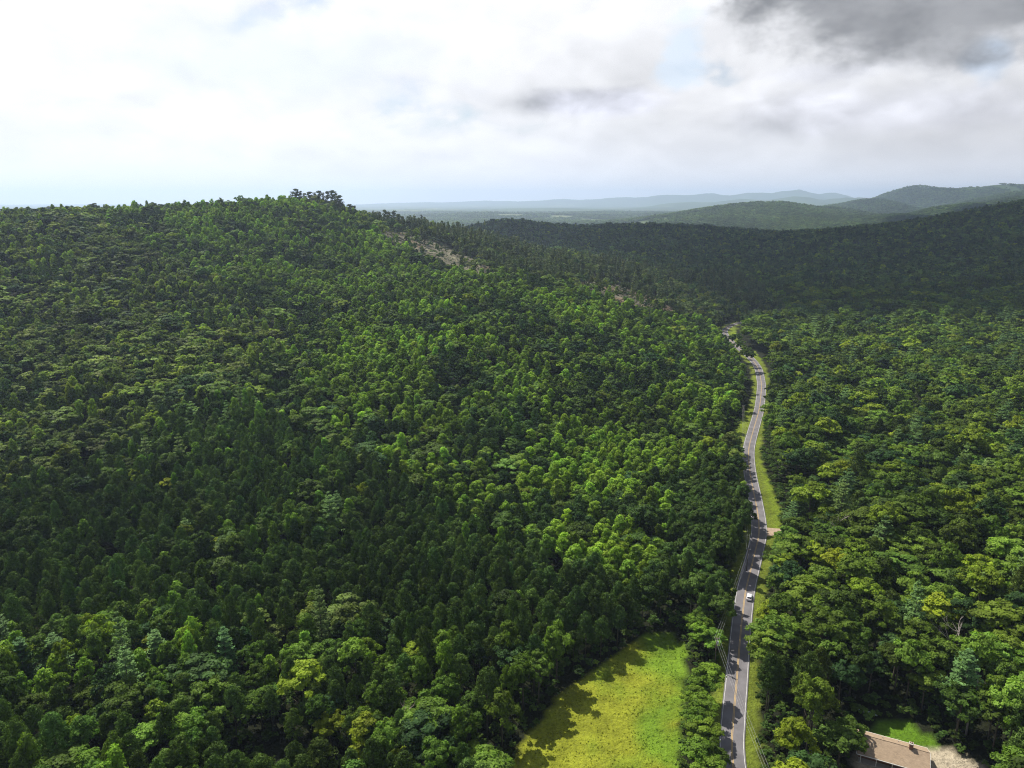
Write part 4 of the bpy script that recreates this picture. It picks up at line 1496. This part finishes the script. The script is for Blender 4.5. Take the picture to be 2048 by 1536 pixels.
def pole(x, y, hgt, rz, label, transformer=False):
    root = bpy.data.objects.new('utility_pole', None); COL.objects.link(root); root.location = (x, y, 0); root.rotation_euler = (0, 0, rz)
    tag(root, label, 'utility pole', 'utility poles along the road')
    b_ = MB(); b_.tube([(0, 0, -0.6), (0, 0, hgt)], [0.17, 0.11], 8); b_.build('pole', M_pole, root, True)
    b_ = MB(); b_.box(-0.75, 0.75, 0.10, 0.22, hgt - 0.75, hgt - 0.61); b_.build('crossarm', M_pole, root)
    for q in (-0.65, 0.0, 0.65):
        b_ = MB(); b_.tube([(q, 0.16, hgt - 0.62), (q, 0.16, hgt - 0.50), (q, 0.16, hgt - 0.38)], [0.05, 0.08, 0.04], 6); b_.build('insulator', M_porc, root)
    if transformer:
        b_ = MB(); b_.tube([(0.38, 0, hgt - 2.6), (0.38, 0, hgt - 1.5)], 0.24, 10); b_.build('transformer', M_steel, root)
    return root


def px_at(u, v, z): return onplane(u, v, z)


p1 = px_at(1434, 1273, 10.5); p2 = px_at(1497, 1096, 9.5); p3 = px_at(1487, 810, 11)
w_b = px_at(1533, 1536, 9.8)
p0 = (w_b[0] + (w_b[0] - p1[0]) * 0.16, w_b[1] + (w_b[1] - p1[1]) * 0.16)
POLES = [(p0, 10.5, 'wooden utility pole near the bottom right verge, nearest the viewer'), (p1, 10.5, 'wooden utility pole beside the tip of the meadow, wires fanning both ways'),
         (p2, 9.5, 'wooden utility pole at the shaded left road edge beyond the white car'), (p3, 11.0, 'distant wooden utility pole on the left mown verge by the bend')]
hts = []
for q, (p, h_, lab) in enumerate(POLES):
    nb = POLES[min(q + 1, 3)][0]; pb = POLES[max(q - 1, 0)][0]
    a0 = math.atan2(nb[1] - pb[1], nb[0] - pb[0]) - math.pi / 2
    pole(p[0], p[1], h_, a0, lab, q == 1)
    hts.append((p, h_, a0))
M_wire = material('aluminium_wire', (0.42, 0.42, 0.42), 0.6, 0.3)
spans = ['from the nearest pole to the pole by the meadow', 'from the meadow pole to the pole beyond the car', 'from the pole beyond the car to the distant pole']
sides = ['leftmost', 'middle', 'rightmost']
for q in range(3):
    (pa, ha, aa), (pb_, hb_, ab) = hts[q], hts[q + 1]
    for w_, ox in enumerate((-0.65, 0.0, 0.65)):
        A = Vector((pa[0] + math.cos(aa) * ox, pa[1] + math.sin(aa) * ox, ha - 0.36)); B = Vector((pb_[0] + math.cos(ab) * ox, pb_[1] + math.sin(ab) * ox, hb_ - 0.36))
        pts = []
        for k_ in range(25):
            f = k_ / 24; pt = A.lerp(B, f); pt.z -= 4 * f * (1 - f) * (A - B).length * 0.014
            pts.append(pt)
        b_ = MB(); b_.tube(pts, 0.014, 4)
        tag(b_.build('power_line', M_wire), f'{sides[w_]} thin wire {spans[q]}', 'power line', 'wires strung between the utility poles')

# ------------------------------------------------------------------ white car on the road
M_paint = material('white_car_paint', (0.80, 0.80, 0.82), 0.25, 0.6)
M_glass = material('dark_car_glass', (0.02, 0.022, 0.026), 0.08, 0.8)
M_black = material('black_rubber', (0.02, 0.02, 0.02), 0.8, 0.2)
M_red = material('red_lamp', (0.45, 0.02, 0.02), 0.3, 0.5)
M_lamp = material('clear_lamp', (0.7, 0.7, 0.68), 0.15, 0.6)
cx_, cy_ = onplane(1500, 1197, 0.1)
jn = int(np.argmin((rc[:, 0] - cx_) ** 2 + (rc[:, 1] - cy_) ** 2))
tn = rc[jn + 1] - rc[jn - 1]; tn /= np.linalg.norm(tn)
if tn[1] < 0: tn = -tn
ctr = rc[jn] + np.array((tn[1], -tn[0])) * 1.5
car = bpy.data.objects.new('car', None); COL.objects.link(car)
car.location = (ctr[0], cy_, 0.106); car.rotation_euler = (0, 0, math.atan2(tn[1], tn[0]) - math.pi / 2)
tag(car, 'white hatchback driving away in the right-hand lane of the shaded road', 'car')


def loft(sections, name, mat, parent, closed_ends=True, smooth=True):
    """sections: list of (y, [(x, z), ...]) rings"""
    n = len(sections[0][1]); vs = []; fs = []
    for y, ring in sections:
        vs += [(x, y, z) for x, z in ring]
    for i in range(len(sections) - 1):
        for k_ in range(n):
            fs.append((i * n + k_, i * n + (k_ + 1) % n, (i + 1) * n + (k_ + 1) % n, (i + 1) * n + k_))
    fs.append(tuple(reversed(range(n)))); fs.append(tuple((len(sections) - 1) * n + k_ for k_ in range(n)))
    return link(name, mesh_from(name, vs, [f for f in fs], [mat], smooth), parent)


def ring(w, z0, z1, r=0.12):
    return [(-w + r, z0), (w - r, z0), (w, z0 + r), (w, z1 - r), (w - r, z1), (-w + r, z1), (-w, z1 - r), (-w, z0 + r)]


loft([(-2.22, ring(0.70, 0.42, 0.82)), (-2.12, ring(0.84, 0.30, 0.98)), (-1.3, ring(0.91, 0.26, 1.02)), (0.2, ring(0.92, 0.26, 0.99)), (0.95, ring(0.91, 0.26, 0.96)), (1.75, ring(0.88, 0.28, 0.84)), (2.15, ring(0.80, 0.34, 0.72)), (2.26, ring(0.64, 0.42, 0.62))],
     'body', M_paint, car)
loft([(-1.98, ring(0.74, 0.94, 1.06, 0.05)), (-1.48, ring(0.72, 0.96, 1.44, 0.10)), (-0.4, ring(0.71, 0.96, 1.50, 0.12)), (0.35, ring(0.70, 0.95, 1.45, 0.10)), (1.12, ring(0.76, 0.92, 1.00, 0.03))], 'windows', M_glass, car)
loft([(-1.60, ring(0.64, 1.40, 1.475, 0.03)), (-1.2, ring(0.68, 1.42, 1.52, 0.04)), (-0.4, ring(0.68, 1.44, 1.545, 0.04)), (0.30, ring(0.65, 1.41, 1.50, 0.04)), (0.45, ring(0.60, 1.38, 1.44, 0.02))], 'roof', M_paint, car)
for sx in (-1, 1):
    b_ = MB(); b_.box(min(sx * 0.58, sx * 0.82), max(sx * 0.58, sx * 0.82), -2.235, -2.12, 0.72, 0.92); b_.build('tail_light', M_red, car)
    b_ = MB(); b_.box(min(sx * 0.50, sx * 0.76), max(sx * 0.50, sx * 0.76), 2.10, 2.235, 0.56, 0.70); b_.build('headlight', M_lamp, car)
    b_ = MB(); b_.box(min(sx * 0.90, sx * 1.06), max(sx * 0.90, sx * 1.06), 0.72, 0.88, 0.95, 1.10); b_.build('mirror', M_paint, car)
    for wy in (-1.35, 1.38):
        b_ = MB(); b_.tube([(sx * 0.74, wy, 0.33), (sx * 0.935, wy, 0.33)], 0.33, 18); w_ = b_.build('wheel', M_black, car)
        b_ = MB(); b_.tube([(sx * 0.93, wy, 0.33), (sx * 0.945, wy, 0.33)], 0.20, 12); b_.build('rim', M_steel, w_)
b_ = MB(); b_.box(-0.78, 0.78, -2.27, -2.17, 0.36, 0.60); b_.build('bumper', M_paint, car)

# ------------------------------------------------------------------ the house at the lower right
A_ = np.array(onplane(1748, 1467, 2.6)); B_ = np.array(onplane(1854, 1496, 2.6))
ex = (B_ - A_); LEN = float(np.linalg.norm(ex)); ex /= LEN
ey = np.array((-ex[1], ex[0]))                                     # towards the back
LEN += 4.0                                                         # the left end runs under the trees
DEP = 9.4
org = B_ - ex * LEN / 2 - ey * DEP / 2
house = bpy.data.objects.new('house', None); COL.objects.link(house)
house.location = (org[0], org[1], 0.0); house.rotation_euler = (0, 0, math.atan2(ex[1], ex[0]))
tag(house, 'low brown-roofed brick bungalow at the bottom right, half under the trees', 'house')
print('house', org, LEN, 'FR px', project(*(B_ - ey * DEP), 2.6), 'axis', math.degrees(math.atan2(ex[1], ex[0])))
M_roof = material('brown_asphalt_shingles', (0.34, 0.255, 0.175), 0.95, 0.1, 0.10, 1.2)
nt = M_roof.node_tree
tcn = nt.nodes.new('ShaderNodeTexCoord'); bk = nt.nodes.new('ShaderNodeTexBrick')
bk.inputs['Scale'].default_value = 1.0; bk.inputs['Brick Width'].default_value = 0.45; bk.inputs['Row Height'].default_value = 0.16; bk.inputs['Mortar Size'].default_value = 0.012
bk.inputs['Color1'].default_value = (0.88, 0.88, 0.88, 1); bk.inputs['Color2'].default_value = (1.1, 1.1, 1.1, 1); bk.inputs['Mortar'].default_value = (0.6, 0.6, 0.6, 1)
nt.links.new(tcn.outputs['Object'], bk.inputs['Vector'])
pb = nt.nodes['Principled BSDF']; old = pb.inputs['Base Color'].links[0].from_socket
mv = nt.nodes.new('ShaderNodeVectorMath'); mv.operation = 'MULTIPLY'
nt.links.new(old, mv.inputs[0]); nt.links.new(bk.outputs['Color'], mv.inputs[1]); nt.links.new(mv.outputs[0], pb.inputs['Base Color'])
M_brick = material('red_brown_brick', (0.24, 0.13, 0.09), 0.9, 0.2, 0.2, 6.0)
M_trim = material('white_trim', (0.75, 0.74, 0.70), 0.6, 0.3)
M_conc = material('pale_concrete', (0.42, 0.39, 0.34), 0.9, 0.1, 0.12, 0.7)
hx_, hy_ = LEN / 2, DEP / 2
wx_, wyb, wyf = hx_ - 0.5, hy_ - 0.5, -hy_ + 2.1                   # walls; a porch runs along the front
b_ = MB()
b_.box(-wx_, wx_, wyf, wyf + 0.25, -0.2, 2.55); b_.box(-wx_, wx_, wyb - 0.25, wyb, -0.2, 2.55)
b_.box(-wx_, -wx_ + 0.25, wyf + 0.25, wyb - 0.25, -0.2, 2.55); b_.box(wx_ - 0.25, wx_, wyf + 0.25, wyb - 0.25, -0.2, 2.55)
wall = b_.build('wall', M_brick, house)
RH = 5.0
for sgn, nm in ((1, 'roof'), (-1, 'roof')):
    b_ = MB()
    y0_, y1_ = 0.0, sgn * hy_
    vs = [(-hx_, y0_, RH), (hx_, y0_, RH), (hx_, y1_, 2.62), (-hx_, y1_, 2.62), (-hx_, y0_, RH - .16), (hx_, y0_, RH - .16), (hx_, y1_, 2.46), (-hx_, y1_, 2.46)]
    fs = [(0, 1, 2, 3), (7, 6, 5, 4), (0, 4, 5, 1), (1, 5, 6, 2), (2, 6, 7, 3), (3, 7, 4, 0)]
    b_.add(vs, fs); b_.build('roof', M_roof, house)
    b_ = MB(); yy0, yy1 = sorted((sgn * (hy_ + 0.004), sgn * (hy_ + 0.10))); b_.box(-hx_ - 0.02, hx_ + 0.02, yy0, yy1, 2.44, 2.60); b_.build('gutter', M_trim, house)
b_ = MB(); b_.box(-hx_, hx_, -0.13, 0.13, RH - 0.02, RH + 0.05); b_.build('ridge_cap', M_roof, house)
for sx in (-1, 1):
    b_ = MB(); xg = sx * (wx_ - 0.1)
    b_.add([(xg, -hy_ + 1.4, 2.56), (xg, hy_ - 0.5, 2.56), (xg, 0, RH - 0.2)], [(0, 1, 2), (2, 1, 0)][:1]); b_.build('gable', M_trim, house)
    b_ = MB(); xa, xb = sorted((sx * (hx_ + 0.004), sx * (hx_ + 0.07)))
    for sgn in (1, -1):
        b_.add([(xa, 0, RH - .02), (xb, 0, RH - .02), (xb, sgn * hy_, 2.60), (xa, sgn * hy_, 2.60), (xa, 0, RH - .22), (xb, 0, RH - .22), (xb, sgn * hy_, 2.42), (xa, sgn * hy_, 2.42)],
               [(0, 1, 2, 3), (7, 6, 5, 4), (0, 4, 5, 1), (1, 5, 6, 2), (2, 6, 7, 3), (3, 7, 4, 0)])
    b_.build('bargeboard', M_trim, house)
chx = hx_ - 4.1                                                    # chimney rises through the ridge
b_ = MB(); b_.box(chx - 0.42, chx + 0.42, -0.55, 0.35, 3.2, 6.15); ch_ = b_.build('chimney', M_brick, house)
b_ = MB(); b_.box(chx - 0.50, chx + 0.50, -0.63, 0.43, 6.153, 6.27); b_.build('chimney_cap', M_conc, ch_)
for q in (-0.2, 0.2):
    b_ = MB(); b_.tube([(chx + q, -0.1, 6.27), (chx + q, -0.1, 6.62)], 0.13, 8); b_.build('chimney_pot', M_brick, ch_)
for xq, yq in ((-2.2, 1.6), (1.4, 2.3), (-4.5, -1.5)):
    zq = RH - (RH - 2.62) * abs(yq) / hy_
    b_ = MB(); b_.tube([(xq, yq, zq - 0.1), (xq, yq, zq + 0.42)], 0.09, 8); b_.build('vent_pipe', M_steel, house)
for q in range(5):
    xq = -hx_ + 1.0 + q * (LEN - 2) / 4
    b_ = MB(); b_.box(xq - 0.07, xq + 0.07, -hy_ + 0.35, -hy_ + 0.49, 0.15, 2.45); b_.build('porch_post', M_trim, house)
b_ = MB(); b_.box(-hx_ + 0.6, hx_ - 0.6, -hy_ + 0.2, wyf - 0.004, -0.1, 0.15); b_.build('porch_floor', M_conc, house)
for q in (-0.75, -0.4, 0.42, 0.75):
    xq = q * wx_
    b_ = MB(); b_.box(xq - 0.65, xq + 0.65, wyf - 0.06, wyf - 0.003, 0.95, 2.15); fr = b_.build('window', M_trim, house)
    for s2 in (-1, 1):
        b_ = MB(); b_.box(xq + s2 * 0.31 - 0.27, xq + s2 * 0.31 + 0.27, wyf - 0.075, wyf - 0.062, 1.03, 2.07); b_.build('pane', M_glass, fr)
b_ = MB(); b_.box(-0.5, 0.5, wyf - 0.06, wyf - 0.003, 0.15, 2.2); dr = b_.build('door', M_pole, house)
b_ = MB(); b_.tube([(0.38, wyf - 0.12, 1.1), (0.38, wyf - 0.055, 1.1)], 0.04, 6); b_.build('handle', M_steel, dr)

# pale up-turned boat lying in the shade behind the house
bx_, by_ = onplane(1735, 1424, 0.3)
M_boat = material('pale_green_hull', (0.42, 0.50, 0.47), 0.4, 0.4)
secs = []
for k_ in range(11):
    f = k_ / 10; w_ = 0.46 * math.sin(math.pi * (0.04 + 0.92 * f)) ** 0.6; h_ = 0.50 * math.sin(math.pi * (0.06 + 0.88 * f)) ** 0.5
    secs.append(((f - 0.5) * 4.9, [(-w_, 0.03), (w_, 0.03), (w_ * 0.92, h_ * 0.5), (w_ * 0.55, h_ * 0.88), (0, h_), (-w_ * 0.55, h_ * 0.88), (-w_ * 0.92, h_ * 0.5)]))
boat = bpy.data.objects.new('canoe', None); COL.objects.link(boat); boat.location = (bx_, by_, 0.02); boat.rotation_euler = (0, 0, R(60))
tag(boat, 'pale grey-green upturned canoe lying in the shade behind the house', 'canoe')
hl = loft(secs, 'hull', M_boat, boat)
b_ = MB(); b_.tube([(0, -2.3, 0.34), (0, -1.5, 0.475), (0, 0, 0.53), (0, 1.5, 0.475), (0, 2.3, 0.34)], 0.03, 5); b_.build('keel', M_boat, boat)
